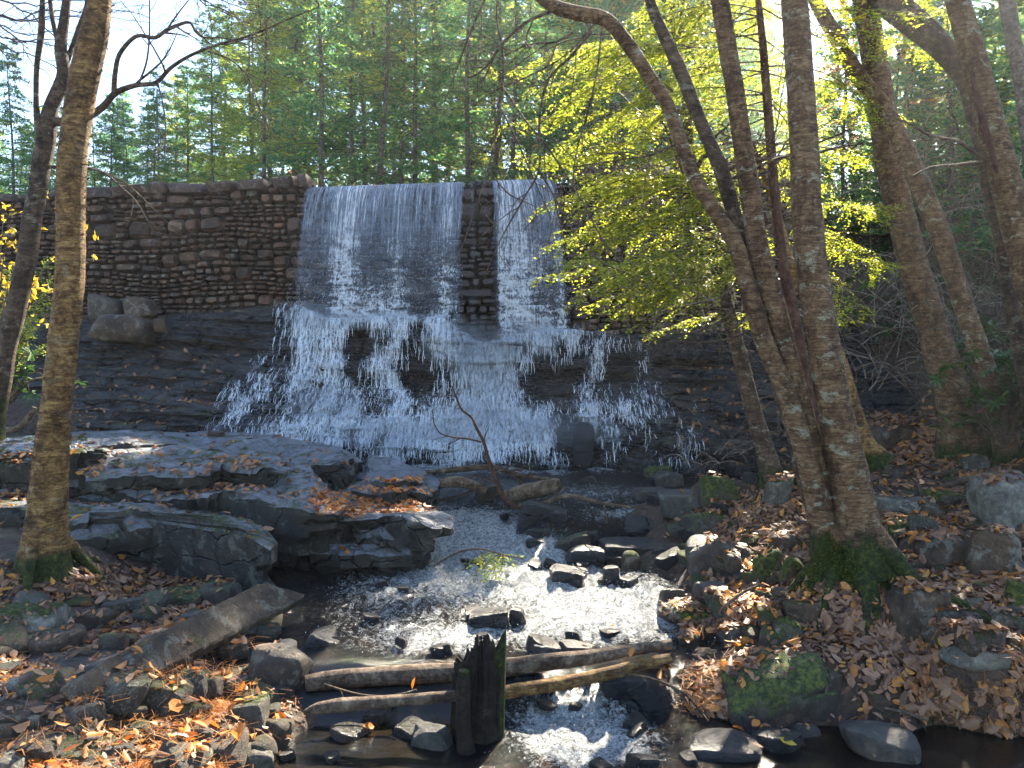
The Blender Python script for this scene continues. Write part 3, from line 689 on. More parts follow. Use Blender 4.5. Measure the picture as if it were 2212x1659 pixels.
# small loose stones, each its own object
protos = []
for i in range(10):
    r = np.random.default_rng(900 + i); a = 1.
    V, Fc = rock_shape(1, r.uniform(.6, .9), r.uniform(.4, .75), 900 + i, .16, .07, 8, 9)
    for mt in ('rock', 'grey', 'bed', 'pale'):
        m = mesh('small_stone', V, Fc, M[mt]); m.set_sharp_from_angle(angle=math.radians(38)); protos.append((mt, V, Fc, m))
def scatter_stones(n, poly, smin, smax, label, group, mats, moss=.2, wet=.2, seed=1, minsep=.0):
    r = np.random.default_rng(seed); us = [p[0] for p in poly]; vs = [p[1] for p in poly]; k = 0; tries = 0
    def inside(u, v):
        c = False; j = len(poly) - 1
        for i in range(len(poly)):
            if (poly[i][1] > v) != (poly[j][1] > v) and u < (poly[j][0] - poly[i][0]) * (v - poly[i][1]) / (poly[j][1] - poly[i][1]) + poly[i][0]: c = not c
            j = i
        return c
    while k < n and tries < n * 20:
        tries += 1; u = r.uniform(min(us), max(us)); v = r.uniform(min(vs), max(vs))
        if not inside(u, v): continue
        p = G(u, v); s = smin * (smax / smin) ** (r.random() ** 1.6)
        mt = mats[r.integers(len(mats))]; c = [q for q in protos if q[0] == mt]; mt, V, Fc, m = c[r.integers(len(c))]
        yaw, tx, ty = r.uniform(0, 6.28), r.uniform(-.3, .3), r.uniform(-.3, .3)
        loc = p + [0, 0, s * .12]
        o = link('small_stone', m, None, loc); o.rotation_euler = (tx, ty, yaw); o.scale = (s, s, s)
        Rm = np.array(o.rotation_euler.to_matrix()); remember((V * s) @ Rm.T + loc, Fc)
        o.color = (moss * r.random() * 2, wet * (.5 + r.random()), r.random() * .6, 1); tago(o, label, 'stone', group); k += 1
scatter_stones(125, [(0,1290),(250,1300),(600,1290),(620,1400),(600,1659),(0,1659)], .055, .18, 'small angular stone among the leaves on the left shore of the stream', 'loose stones on the left shore', ['grey', 'rock', 'rock'], .2, .25, 1)
scatter_stones(55, [(1500,1120),(1720,1150),(1720,1420),(1560,1420),(1430,1360)], .04, .12, 'small stone among the leaves between the stream and the mossy double trunk', 'loose stones on the right shore', ['rock', 'grey'], .5, .3, 2)
scatter_stones(58, [(1900,1000),(2212,1000),(2212,1450),(1900,1330)], .05, .15, 'small brown stone on the leafy slope right of the mossy double trunk', 'loose stones on the right slope', ['rock', 'grey', 'pale'], .3, .05, 3)
scatter_stones(26, [(930,1040),(1640,1020),(1560,1140),(1480,1230),(1000,1150)], .06, .17, 'small wet stone breaking the water below the pool', 'wet stones at the head of the rapids', ['bed', 'rock'], .25, .9, 4)
scatter_stones(24, [(1000,1160),(1480,1160),(1460,1400),(640,1420),(640,1330)], .05, .11, 'small dark stone breaking the surface of the glittering stream', 'small stones in mid stream', ['bed'], .0, 1., 5)
scatter_stones(8, [(600,1500),(980,1530),(980,1659),(600,1659)], .05, .12, 'small black stone in the shaded pool under the splintered log', 'stones in the black pool', ['bed', 'rock'], .1, .8, 6)
scatter_stones(9, [(1150,1480),(1700,1500),(1700,1659),(1100,1659)], .05, .13, 'small wet stone in the white water below the logs', 'stones below the logs', ['bed'], .0, 1., 8)

# the dam ---------------------------------------------------------------------
def wall_y(x, z): return WALLX(x) + .16 * (z - 3.0) * -1 * -1 - (3.0 - z) * .0
def stone_block(mb, x0, x1, z0, z1, seed, n=6, prot=.05, dep=.16, yf=None):
    r = np.random.default_rng(seed); w, h = (x1 - x0) / 2, (z1 - z0) / 2
    u, v = np.meshgrid(np.linspace(-1, 1, n + 2), np.linspace(-1, 1, n)); u = u.ravel(); v = v.ravel()
    # rounded polygon outline
    ang = np.arctan2(v, u); ns = 6; A = np.sort(r.uniform(0, 2 * np.pi, ns)); Hh = r.uniform(.92, 1.15, ns)
    rad = 1 / np.maximum.reduce([np.clip(np.cos(ang - a) / h_, 1e-3, None) for a, h_ in zip(A, Hh)] + [np.maximum(abs(np.cos(ang)), abs(np.sin(ang))) * 1.0])
    box = 1 / np.maximum(abs(np.cos(ang)), abs(np.sin(ang)))
    q = np.minimum(rad / box, 1.)
    X = u * q * w; Z = v * q * h
    e = np.maximum(abs(u), abs(v)); bul = np.clip(1 - e ** 9, 0, 1)
    x = (x0 + x1) / 2 + X; z = (z0 + z1) / 2 + Z
    tl = r.uniform(-.22, .22, 2)
    y = (WALLX(x) - .05 * (3.2 - z)) - bul * (dep * .5) - prot * r.random() + tl[0] * X + tl[1] * Z * .8 + .045 * fbm(v3(x * 7, 0, z * 7 + seed), 3, 3) * bul + (1 - bul) * .05
    ro = r.normal() * .05; xc, zc = (x0 + x1) / 2, (z0 + z1) / 2; dx, dz = x - xc, z - zc
    mb.add(np.stack([xc + dx - dz * ro, y, np.minimum(zc + dz + dx * ro * .5, 3.06)], -1), grid_faces(n, n + 2))
def rubble(mb, xa, xb, zbot, ztop, seed, hmin=.08, hmax=.20):
    r = np.random.default_rng(seed); z = ztop; wav = lambda x, z_: .13 * float(fbm(np.array([[x * .8, z_ * 1.3, seed]]), 3, 8)[0])
    gp = .005
    while z > zbot:
        H = r.uniform(.20, .36); x = xa - r.uniform(0, .3)
        while x < xb:
            w = r.uniform(.22, .75); k = 1 if r.random() < (.30 if z > ztop - .5 else .12) else (2 if r.random() < .5 else 3)
            if k == 1: w = min(w, .5)
            xe = x + w; cuts = np.sort(r.uniform(.22, .78, k - 1)) if k > 1 else []
            cuts = [.5 + (c - .5) * .7 for c in cuts] if k == 2 else ([.33 + r.uniform(-.09, .09), .66 + r.uniform(-.09, .09)] if k == 3 else [])
            zs = [z] + [z - H * c for c in cuts] + [z - H]
            for i in range(k):
                hh = zs[i] - zs[i + 1]; m = max(1, min(4, int(round(w / (hh * r.uniform(1.1, 2.8)))))); xs = [x] + sorted((x + w * (j + r.uniform(-.22, .22)) / m) for j in range(1, m)) + [xe]
                for j in range(m):
                    a_, b_ = xs[j], xs[j + 1]; s0 = wav((a_ + b_) / 2, zs[i]) ; s1 = wav((a_ + b_) / 2, zs[i + 1])
                    stone_block(mb, a_ + gp, b_ - gp, zs[i + 1] + s1 + gp + max(0, r.normal() * .008), zs[i] + s0 - gp, int(r.integers(1e9)))
            x = xe
        z -= H
dam = empty('stone_dam', (-3, 13.5, .8), 'rubble stone dam with a capstone row, the waterfall pouring over its middle', 'dam')
mb = MB()
WETFACE = None
for (segs, nm) in ((((-11.5, -3.4, .9, 3.02, 1, .08, .2), (1.0, 4.4, .4, 2.98, 3, .08, .2)), 'stone_face'), (((-3.4, 1.0, .5, 2.93, 2, .10, .2),), 'wet_stone_face')):
    mb = MB()
    for q in segs: rubble(mb, *q)
    m = mb.mesh(nm, M['wall']); m.set_sharp_from_angle(angle=math.radians(40))
    o = part(nm, m, dam)
# dark core behind the face
mb = MB()
for xa, xb, zt in ((-12.5, -3.42, 3.1), (-3.42, 1.0, 2.955), (1.0, 4.5, 3.05)):
    V = []
    for x in (xa, xb):
        for yo, z in ((.06, zt), (.16, -.3), (1.3, -.3), (1.3, zt)): V.append((x, WALLX(x) + yo - .05 * (3.2 - z) * (yo < .5), z))
    mb.add(V, [[0, 1, 5, 4], [3, 0, 4, 7], [2, 3, 7, 6], [0, 3, 2, 1], [4, 5, 6, 7]])
t_ = NT('dam_core'); M['core'] = t_.done(t_.bsdf((.012, .010, .009), .9))
part('core', mb.mesh('core', M['core'], False), dam)
r = np.random.default_rng(5); x = -11.8
while x < -3.6:
    w = r.uniform(.35, .75); w = min(w, -3.45 - x); h = r.uniform(.15, .26)
    V, Fc = rock_shape(w / 2 - .006, .30, h / 2, int(r.integers(1e6)), .05, .05, 11, 3, 0, 1.6)
    V = V @ rotm(-.15 + r.uniform(-.04, .04), 0, r.uniform(-.02, .02)).T + [x + w / 2, WALLX(x + w / 2) + .14 - r.uniform(0, .10), 3.02 + h / 2 + .012 * (x + 3.3)]
    m = mesh('capstone', V, Fc, M['cap']); m.set_sharp_from_angle(angle=math.radians(38)); part('capstone', m, dam); x += w
x = 1.05
while x < 4.4:
    w = r.uniform(.3, .7); h = r.uniform(.16, .26)
    V, Fc = rock_shape(w / 2 - .006, .28, h / 2, int(r.integers(1e6)), .05, .05, 11, 3, 0, 1.6)
    V = V @ rotm(-.15, 0, r.uniform(-.03, .03)).T + [x + w / 2, WALLX(x + w / 2) + .1, 3.0 + h / 2]
    m = mesh('capstone', V, Fc, M['cap']); m.set_sharp_from_angle(angle=math.radians(38)); part('capstone', m, dam); x += w
# low broken blocks in the gap of the crest
for i, (u, w) in enumerate(((1022, .20), (1040, .22), (1056, .16))):
    p = P(u, 402, WALLX((u - CU) / F * 13) + .15)
    V, Fc = rock_shape(w / 2, .2, .06, 70 + i, .03, .08, 9, 6); m = mesh('crest_stone', V + p, Fc, M['bed']); part('crest_stone', m, dam)

# water behind the dam
V = np.array([(-40, 14.0, 2.985), (.95, 13.05, 2.985), (.95, 16, 2.985), (10, 60, 2.985), (-40, 60, 2.985), (-3.3, 13.5, 2.985), (-3.3, 13.9, 2.985), (-40, 20, 2.985)])
V = np.array([(-3.3, 13.42, 2.995), (.95, 12.8, 2.995), (.95, 14.2, 2.995), (-3.3, 14.9, 2.995), (6, 40, 2.995), (-30, 40, 2.995)])
o = link('reservoir_water', mesh('reservoir_water', V, [np.array([[0, 1, 2, 3], [3, 2, 4, 5]])], M['stream'])); o['kind'] = 'structure'

# falling curtains ------------------------------------------------------------
def curtain(name, ua, ub, ua2, ub2, v0a, v0b, v1, seed, wid, dens=1.):
    ns, nt = int(wid * 75), 170; s, t = np.meshgrid(np.linspace(0, 1, ns), np.linspace(-.06, 1, nt)); s = s.ravel(); t = t.ravel()
    tp = np.clip(t, 0, 1)
    spread = tp ** .33
    xa, xb = [P(u, 400, WALLX((u - CU) / F * 13))[0] for u in (ua, ub)]
    x0 = xa + (xb - xa) * s
    Dm = 12.7; xa2, xb2 = [(u - CU) / F * Dm for u in (ua2, ub2)]
    x1 = xa2 + (xb2 - xa2) * s
    x = x0 + (x1 - x0) * spread
    zt = 3.03; zb = (788 - v1) / F * 12.7; drop = (zt - zb) * tp
    y = WALLX(x0) - .10 - .33 * np.sqrt(tp) * 1.05 - .05 * tp
    z = zt - drop
    back = t < 0; y = np.where(back, WALLX(x0) - .10 + .35 * (-t / .06), y); z = np.where(back, zt + .0, z)
    z = z - .02 * np.exp(-tp * 200) * 0
    uvx = s * wid; uvy = tp * (zt - zb)
    rip = fbm(v3(uvx * 9, uvy * .6, seed), 3, 31) * .02 + tp * .07 * fbm(v3(uvx * 5, uvy * 4.5, seed), 4, 32) + .05 * tp * fbm(v3(uvx * 1.5, uvy * 7, seed), 3, 36)
    y = y - rip
    thin = fbm(v3(uvx * 2.2, 0 * s, seed), 3, 33)
    d = .50 + 1.0 * thin + .7 * tp * fbm(v3(uvx * 1.3, uvy * 2.5, seed), 3, 37) + .25 * sm(.7, 1, tp)
    d = np.clip(d * dens, -1, .85)
    d -= 1.1 * sm(.06 / wid * 2, 0, s) + 1.1 * sm(1 - .06 / wid * 2, 1, s)
    o = link(name, mesh(name, np.stack([x, y, z], -1), grid_faces(nt, ns), M['fall'], True, np.stack([uvx, uvy], -1), {'low': tp, 'dens': d}))
    o['kind'] = 'structure'
    return o
curtain('waterfall_curtain', 667, 1011, 620, 1003, 408, 403, 716, 1.7, 3.0)
curtain('waterfall_curtain', 1056, 1184, 1068, 1232, 400, 395, 738, 5.2, 1.2)
curtain('waterfall_strand', 1013, 1026, 1016, 1032, 402, 402, 720, 9.2, .16, .8)

# density of white water as the falls show it, over the photo's plane
def gs(u, v, a, b, sa, sb, k=1.): return k * np.exp(-((u - a) / sa) ** 2 - ((v - b) / sb) ** 2)
def white(u, v):
    left = np.interp(v, [640, 690, 800, 860, 930, 1000], [590, 570, 500, 445, 400, 560]); right = np.interp(v, [640, 700, 760, 860, 930, 1000], [1240, 1340, 1440, 1490, 1520, 1530])
    env = sm(-25, 45, u - left) * sm(-20, 50, right - u)
    d = .42 * env * (1 - .45 * sm(1280, 1380, u)) * (1 - .35 * sm(620, 520, u))
    d = d + gs(u, v, 1040, 840, 75, 170, .75) + gs(u, v, 960, 745, 90, 45, .6) + gs(u, v, 1150, 735, 80, 40, .6)
    d = d + gs(u, v, 850, 800, 16, 110, .7) + gs(u, v, 745, 800, 32, 110, .45) + gs(u, v, 680, 770, 50, 90, .55)
    d = d + gs(u, v, 1275, 790, 26, 70, .45) + gs(u, v, 1408, 760, 13, 55, .6) + gs(u, v, 800, 693, 190, 16, .7) * 1.
    d = d + gs(u, v, 650, 670, 50, 45, .5) + gs(u, v, 1000, 935, 380, 55, .55) + gs(u, v, 600, 860, 110, 50, .35) + gs(u, v, 1320, 890, 110, 30, .35) + gs(u, v, 560, 940, 110, 30, .35)
    d = d - gs(u, v, 905, 800, 32, 65, .8) - gs(u, v, 790, 790, 20, 60, .5) - gs(u, v, 1180, 830, 60, 60, .25) - gs(u, v, 1225, 790, 35, 60, .4) - gs(u, v, 1340, 800, 35, 45, .3) - gs(u, v, 1260, 950, 34, 45, .9)
    d = np.where(u < 640, d + .25 * np.exp(-((u - (600 - (v - 700) * .25)) / 14) ** 2) * sm(690, 720, v) * sm(800, 760, v), d)
    return d * env ** .3 * (env > 0)
cx = np.linspace(-4.4, 3.3, 430); ct = np.linspace(.75, 4.72, 300)
cX, cT = np.meshgrid(cx, ct); xx = cX.ravel(); tt = cT.ravel()
y1, z1 = bed_surface(xx, tt, .35); y2, z2 = bed_surface(xx, tt, 1.)
y_ = np.minimum(y1 - .05, y2) - .035; z_ = z1 * .65 + z2 * .35 + .03
uvx = xx; uvy = -z_ * 1. + (13 - y_) * .8
n_ = fbm(v3(xx * 6, uvy * 1.6, 0), 4, 62); y_ = y_ - .10 * np.clip(n_, -.2, 1) * 1.2 - .03
CVt = np.stack([xx, y_, z_], -1); pu, pv = proj(CVt); wob = fbm(v3(xx * 2.4, z_ * 2.0, 3), 4, 95); wob2 = fbm(v3(xx * 2.4, z_ * 2.0, 9), 4, 96); dn = white(pu + 45 * wob, pv + 30 * wob2); dn = np.where(dn > .02, dn + .62 * fbm(v3(xx * 4.2, z_ * 3.0, 1), 4, 97) * (dn < 1.1), dn)
CF = grid_faces(len(ct), len(cx))[:, ::-1]; keep = dn[CF].max(1) > .03
o = link('cascade_water', mesh('cascade_water', CVt, CF[keep], M['cascade'], True, np.stack([uvx, uvy], -1), {'dens': dn})); o['kind'] = 'structure'
def strands(n, seed):
    r = np.random.default_rng(seed); A = CVt.reshape(len(ct), len(cx), 3); Dn = dn.reshape(len(ct), len(cx)); V = []; Fq = []; m = 0
    while m < n:
        j = r.integers(0, len(ct) - 30, 4000); i = r.integers(2, len(cx) - 3, 4000); w = np.clip(Dn[j, i] - .12, 0, .9) ** 1.6; k = r.random(4000) < w
        for jj, ii in zip(j[k], i[k]):
            L = int(r.integers(4, 24)); st = max(1, L // 6); rows = np.arange(jj, min(jj + L, len(ct)), st)
            if len(rows) < 3: continue
            P_ = A[rows, ii].copy(); P_[:, 0] += np.cumsum(r.normal(size=len(rows)) * .006) + r.normal() * .01; P_[:, 1] -= .02 + .05 * r.random() + .02 * np.sin(np.linspace(0, 3.1, len(rows))); P_[:, 2] += .015
            wd = r.uniform(.0012, .0048) * np.sin(np.linspace(.35, 2.9, len(rows))) * r.uniform(.5, 1.4, len(rows))
            Q = np.empty((len(rows) * 2, 3)); Q[0::2] = P_ - wd[:, None] * [1, .3, 0]; Q[1::2] = P_ + wd[:, None] * [1, -.3, 0]
            q_ = np.arange(len(rows) - 1)[:, None] * 2 + [0, 1, 3, 2] + STR[0]; STR[0] += len(Q); V.append(Q); Fq.append(q_); m += 1
            if m >= n: break
    return np.vstack(V), np.vstack(Fq)
STR = [0]
o = link('cascade_strands', mesh('cascade_strands', *strands(8500, 8), M['drop'])); o['kind'] = 'stuff'; tago(o, 'white threads of water tumbling down the rock steps of the falls', 'water')
# thin film running over the ledges outside the white part is the bedrock's own wetness

# spray: drops of many sizes thrown off the falls
def drops(n, fn, name, smin, smax, seed):
    r = np.random.default_rng(seed); C = fn(r, n); n = len(C)
    s = smin * (smax / smin) ** (r.random(n) ** 2.2)
    O = np.array([(1, 0, 0), (-1, 0, 0), (0, 1, 0), (0, -1, 0), (0, 0, 1.7), (0, 0, -1.7)], float)
    V = C[:, None] + O[None] * s[:, None, None] * r.uniform(.6, 1.3, (n, 1, 3))
    T = np.array([(0, 2, 4), (2, 1, 4), (1, 3, 4), (3, 0, 4), (2, 0, 5), (1, 2, 5), (3, 1, 5), (0, 3, 5)])
    Fc = (T[None] + 6 * np.arange(n)[:, None, None]).reshape(-1, 3)
    o = link(name, mesh(name, V.reshape(-1, 3), Fc, M['drop'])); o['kind'] = 'stuff'; tago(o, 'white drops of spray thrown off the rock ledges of the waterfall', 'spray')
def f_casc(r, n):
    i = r.integers(0, len(CVt), n * 6); w = np.clip(dn[i], 0, 1) ** 1.3; i = i[r.random(len(i)) < w][:n]
    p = CVt[i].copy(); k = len(p); p[:, 1] -= np.abs(r.normal(0, .05, k)) ; p[:, 2] += np.abs(r.normal(0, .035, k)) + r.normal(0, .02, k); p[:, 0] += r.normal(0, .05, k); return p
drops(36000, f_casc, 'spray_drops', .0012, .0045, 3)
def f_foot(r, n):
    u = np.where(r.random(n) < .75, r.uniform(620, 1000, n), r.uniform(1075, 1235, n)); v = r.uniform(430, 700, n)
    v = 700 - (700 - v) * r.random(n) ** .5
    D = 12.85 - .15 * ((u - CU) / F * 13) - .45 * np.sqrt(np.clip((v - 400) / 300, 0, 1)) - np.abs(r.normal(0, .05, n))
    return np.array([P(a, b, c) for a, b, c in zip(u, v, D)])
drops(9000, f_foot, 'curtain_drops', .0015, .005, 4)

# mist where the water strikes the rock: soft clouds of even thin density
MT = NT('mist'); pv_ = MT.n('VolumePrincipled', {'Color': (.96, .98, 1, 1), 'Density': .6, 'Anisotropy': .3}); MT.t.links.new(pv_.outputs[0], MT.out.inputs[1])
mb = MB()
for (u_, v_, D_, a_, b_, c_) in ((1040,800,11.9,.55,.35,.75),(980,740,12.1,.55,.3,.35),(1140,735,12.0,.55,.3,.35),(670,680,12.4,.42,.3,.2),(800,690,12.35,1.0,.25,.18),(1040,920,11.2,.95,.4,.38),(860,940,11.1,.9,.35,.26),(1230,930,10.9,.8,.35,.24),(520,930,11.3,.5,.3,.2),(700,880,11.5,.6,.3,.3)):
    q_, f_ = box_pts(1, 1, 1, .2); q_ = q_ / np.linalg.norm(q_, axis=1)[:, None]; q_ = q_ * (1 + .25 * fbm(q_ * 1.6 + u_, 2, 3))[:, None]
    o = link('mist', mesh('mist', q_ * [a_, b_, c_], f_, MT.m), None, P(u_, v_, D_)); o['kind'] = 'stuff'; tago(o, 'soft white mist rising where the falling water strikes the ledges', 'mist')

# stream ----------------------------------------------------------------------
sx_ = np.arange(-3.6, 4.4, .026); sy_ = np.arange(2.0, 11.7, .026)
sX, sY = np.meshgrid(sx_, sy_); x = sX.ravel(); y = sY.ravel(); z = water_z(x, y)
V = v3(x, y, z); u, v = proj(V)
def inb(v, a, b, s=12): return sm(a - s, a + s, v) * sm(b + s, b - s, v)
foam = gs(u, v, 1120, 1008, 400, 20, 1.3) * (1 - .5 * gs(u, v, 1250, 1010, 30, 20))
ch = np.interp(v, [1060, 1130, 1200, 1260, 1330, 1400], [960, 1010, 1080, 1130, 1250, 1200])
foam += inb(v, 1100, 1225, 30) * np.exp(-((u - ch) / 170) ** 2) * 1.1
foam += gs(u, v, 1010, 1205, 140, 28, .5) + gs(u, v, 1250, 1060, 260, 30, .45) + gs(u, v, 1360, 1110, 90, 14, .7) + gs(u, v, 1180, 1250, 180, 40, .45)
foam += gs(u, v, 1200, 1580, 140, 70, 1.0) + gs(u, v, 1340, 1610, 150, 60, .8) + gs(u, v, 1130, 1240, 260, 50, .35) + gs(u, v, 1300, 1320, 160, 60, .3) + gs(u, v, 1250, 1500, 120, 40, .6) + gs(u, v, 960, 1370, 120, 22, .35) + gs(u, v, 1350, 1300, 110, 50, .35) + gs(u, v, 1180, 1350, 250, 60, .3)
foam += .16 * inb(v, 1040, 1420, 30) * sm(600, 760, u) + gs(u, v, 900, 1255, 170, 40, .35) + gs(u, v, 1400, 1330, 140, 60, .3) + gs(u, v, 1180, 1330, 330, 75, .28) + gs(u, v, 900, 1390, 200, 30, .35) + gs(u, v, 800, 1310, 150, 60, .3)  # part real foam, part pale flecks painted in for sun glitter on the stream
foam -= gs(u, v, 1780, 1600, 260, 80, .8) + gs(u, v, 700, 1590, 250, 90, .9) + gs(u, v, 1100, 1030, 500, 12, .3)
rgh = .10 + .9 * inb(v, 1085, 1420, 30) * sm(480, 680, u) + gs(u, v, 1280, 1570, 240, 110, .9) + gs(u, v, 1120, 1010, 400, 24, .8) + .25 * inb(v, 1040, 1090, 15)
rgh = np.clip(rgh * (1 - .85 * sm(1640, 1720, u) * sm(1480, 1520, v)) * (1 - .8 * sm(1010, 960, u) * sm(1480, 1520, v)), .05, 1)
dz = rgh * (.085 * fbm(v3(x * 2.6, y * 2.2), 4, 71, .6) + .045 * fbm(v3(x * 11, y * 8), 3, 72, .65)) + np.clip(foam, 0, 1) * .035 * fbm(v3(x * 7, y * 7), 4, 73, .7)
z = z + dz + .01 * fbm(v3(x * 5, y * 4), 2, 75)
V = v3(x, y, z); SF = grid_faces(len(sy_), len(sx_)); tz = terrain(x, y, True); keep = ((z - tz) > -.08)[SF].any(1)
bedy = np.interp(x, BXs, BK[:, 5, 0]) + .9; keep &= (y < bedy)[SF].all(1)
o = link('stream_water', mesh('stream_water', V, SF[keep], M['stream'], True, None, {'foam': np.clip(foam, -1, 1.3), 'rough': rgh})); o['kind'] = 'structure'
STREAM_V, STREAM_FOAM = V, foam
def f_str(r, n):
    i = r.integers(0, len(V), n * 10); w = np.clip(foam[i], 0, 1) * (y[i] < 9) * (x[i] < 1.6) * (x[i] > -1.4); i = i[r.random(len(i)) < w][:n]
    p = V[i].copy(); k = len(p); p[:, 2] += np.abs(r.normal(0, .04, k)) + .005; return p
drops(3500, f_str, 'rapids_drops', .001, .003, 6)
SKY = .09; SUNE = 5.0; EXPO = 2.6; HAZE = .0010
for o in dam.children: o.color = (.04, .08, .2, 1)
for o in dam.children:
    if o.name.startswith('wet_stone'): o.color = (.05, 1.2, .1, 1)
    if o.name.startswith('crest_stone'): o.color = (.3, .8, .2, 1)

# ---------------------------------------------------------------- wood
def grow(mb, pts, r, rg, depth, n=5, ln=.5, ang=.7, droop=.0, k=4, curl=.35, col=None, tmin=.2):
    """side twigs along a path"""
    if depth == 0: return
    L = len(pts)
    for i in range(n):
        t = rg.uniform(tmin, .97); j = min(L - 2, int(t * L)); p = pts[j]; d = pts[j + 1] - pts[j]; d = d / (np.linalg.norm(d) + 1e-9)
        q = rg.normal(size=3); q -= d * (q @ d); q /= np.linalg.norm(q) + 1e-9
        a = ang * rg.uniform(.6, 1.3); v = d * math.cos(a) + q * math.sin(a)
        l = ln * rg.uniform(.4, 1.1) * (1.15 - t * .6); m = max(4, int(l / .07)); path = [p]; c = rg.normal(size=3) * curl
        for s in range(m):
            v = v + c / m + rg.normal(size=3) * .10 + np.array([0, 0, -droop / m]); v /= np.linalg.norm(v); path.append(path[-1] + v * l / m)
        path = np.array(path); r0 = min(r[j] * .6, .02 + r[j] * .1); rr = np.linspace(r0, max(.0014, r0 * .3), len(path))
        mb.tube(path, rr, k, cap=False)
        if col is not None: col.append(path)
        grow(mb, path, rr, rg, depth - 1, max(2, n - 2), l * .55, ang, droop, 3, curl, col, .25)
def leafquads(C, size, rg, fold=.25, width=.5, flat=.0):
    """folded leaves at points C, each two faces meeting along the midrib"""
    n = len(C); s = size * rg.uniform(.6, 1.25, n)[:, None]
    yaw = rg.uniform(0, 2 * np.pi, n); ti = rg.normal(0, 1, n) * (1 - flat) * .9; 
    d = np.stack([np.cos(yaw) * np.cos(ti), np.sin(yaw) * np.cos(ti), np.sin(ti)], -1)
    up0 = np.array([0, 0, 1.]) + rg.normal(0, 1, (n, 3)) * (1 - flat) * .8
    sd = np.cross(d, up0); sd /= np.linalg.norm(sd, axis=1)[:, None] + 1e-9; up = np.cross(sd, d)
    f = fold * rg.uniform(-.6, 1.3, n)[:, None]; cv = rg.uniform(-.15, .25, n)[:, None]
    pts = []
    for a, b, h in ((0, 0, 0), (.3, -.5, 1), (.72, -.42, 1.), (1, 0, 0), (.72, .42, 1.), (.3, .5, 1)):
        pts.append(C + s * ((a - .5) * d + b * width * sd + (h * f * width + cv * (4 * (a - .5) ** 2)) * up))
    V = np.stack(pts, 1).reshape(-1, 3); i = 6 * np.arange(n)[:, None]
    return V, np.vstack([i + [0, 1, 2, 3], i + [0, 3, 4, 5]])

def trunk_moss(V, zb, h=.35, top=.9): return np.clip(top * np.exp(-((V[:, 2] - zb) / h) ** 2 * (V[:, 2] > zb)), 0, 1)
def add_trunk(mb, pts, r, k=22, seed=0, ext=0., extdir=None, flare=0., rough=.10):
    pts = np.asarray(pts); r = np.asarray(r)
    if ext:   # carry on above the frame
        d = pts[0] - pts[6]; d /= np.linalg.norm(d)
        if extdir is not None: d = d * .5 + np.array(extdir) * .5
        n = int(ext / .08); add = [pts[0] + d * ext * (i / n) + np.array([.05 * math.sin(i * .3), .05 * math.sin(i * .21), 0]) * (i / n) for i in range(n, 0, -1)]
        rr = [r[0] * (1 - .65 * i / n) for i in range(n, 0, -1)]
        pts = np.vstack([add, pts]); r = np.r_[rr, r]
    pts = pts[::-1]; r = r[::-1].copy()
    if flare:
        h = np.linalg.norm(pts - pts[0], axis=1); r = r * (1 + flare * np.exp(-h / .18))
    mb.tube(pts, r, k, rough=rough, seed=seed, freq=5.)
    return pts, r
def flakes(mb, pts, r, n, seed, size=.03, t0=0., t1=1.):
    g_ = np.random.default_rng(seed)
    for i in range(n):
        j = int(g_.uniform(t0, t1) * (len(pts) - 2)); d = pts[j + 1] - pts[j]; d /= np.linalg.norm(d) + 1e-9
        a = g_.uniform(0, 2 * np.pi); e1 = np.cross(d, [0, 1, 0]); e1 /= np.linalg.norm(e1); e2 = np.cross(d, e1)
        w = g_.uniform(.5, 2.2) * size; h = g_.uniform(.15, .5) * size; R = r[j] * 1.01; da = w / R; V = []
        sg = 1 if g_.random() < .5 else -1
        for q in range(4):
            aa = a + sg * da * q / 3; rr = R + size * .5 * (q / 3) ** 2 * g_.uniform(.4, 1.2)
            c = pts[j] + (e1 * math.cos(aa) + e2 * math.sin(aa)) * rr
            V += [c - d * h * (1 - .2 * q), c + d * h * (1 - .2 * q)]
        mb.add(V, [[0, 1, 3, 2], [2, 3, 5, 4], [4, 5, 7, 6]])
def finish(mb, name, mat, root, zb=None, h=.35, top=.9):
    V = mb.arr(); return part(name, mb.mesh(name, M[mat], True, {'moss': trunk_moss(V, zb, h, top) if zb is not None else np.full(len(V), -.3)}), root)
def roots(mb, base, n, rg, L=.6, r0=.07, dirs=None):
    for i in range(n):
        a = rg.uniform(0, 6.28) if dirs is None else dirs[i]; p = np.array(base) + np.array([math.cos(a), math.sin(a), 0]) * .06 + [0, 0, .20]; path = [p]; v = np.array([math.cos(a), math.sin(a), -1.5])
        for s in range(12):
            v = v + rg.normal(size=3) * .12; v[2] = v[2] * .6; v /= np.linalg.norm(v); q = path[-1] + v * L / 12
            q[2] = min(q[2], max(q[2] - .05, terrain(q[0], q[1])[0] + .0)) if s > 2 else q[2]; path.append(q)
        mb.tube(np.array(path), np.linspace(r0, .012, 13), 10, rough=.15, seed=i, freq=6)

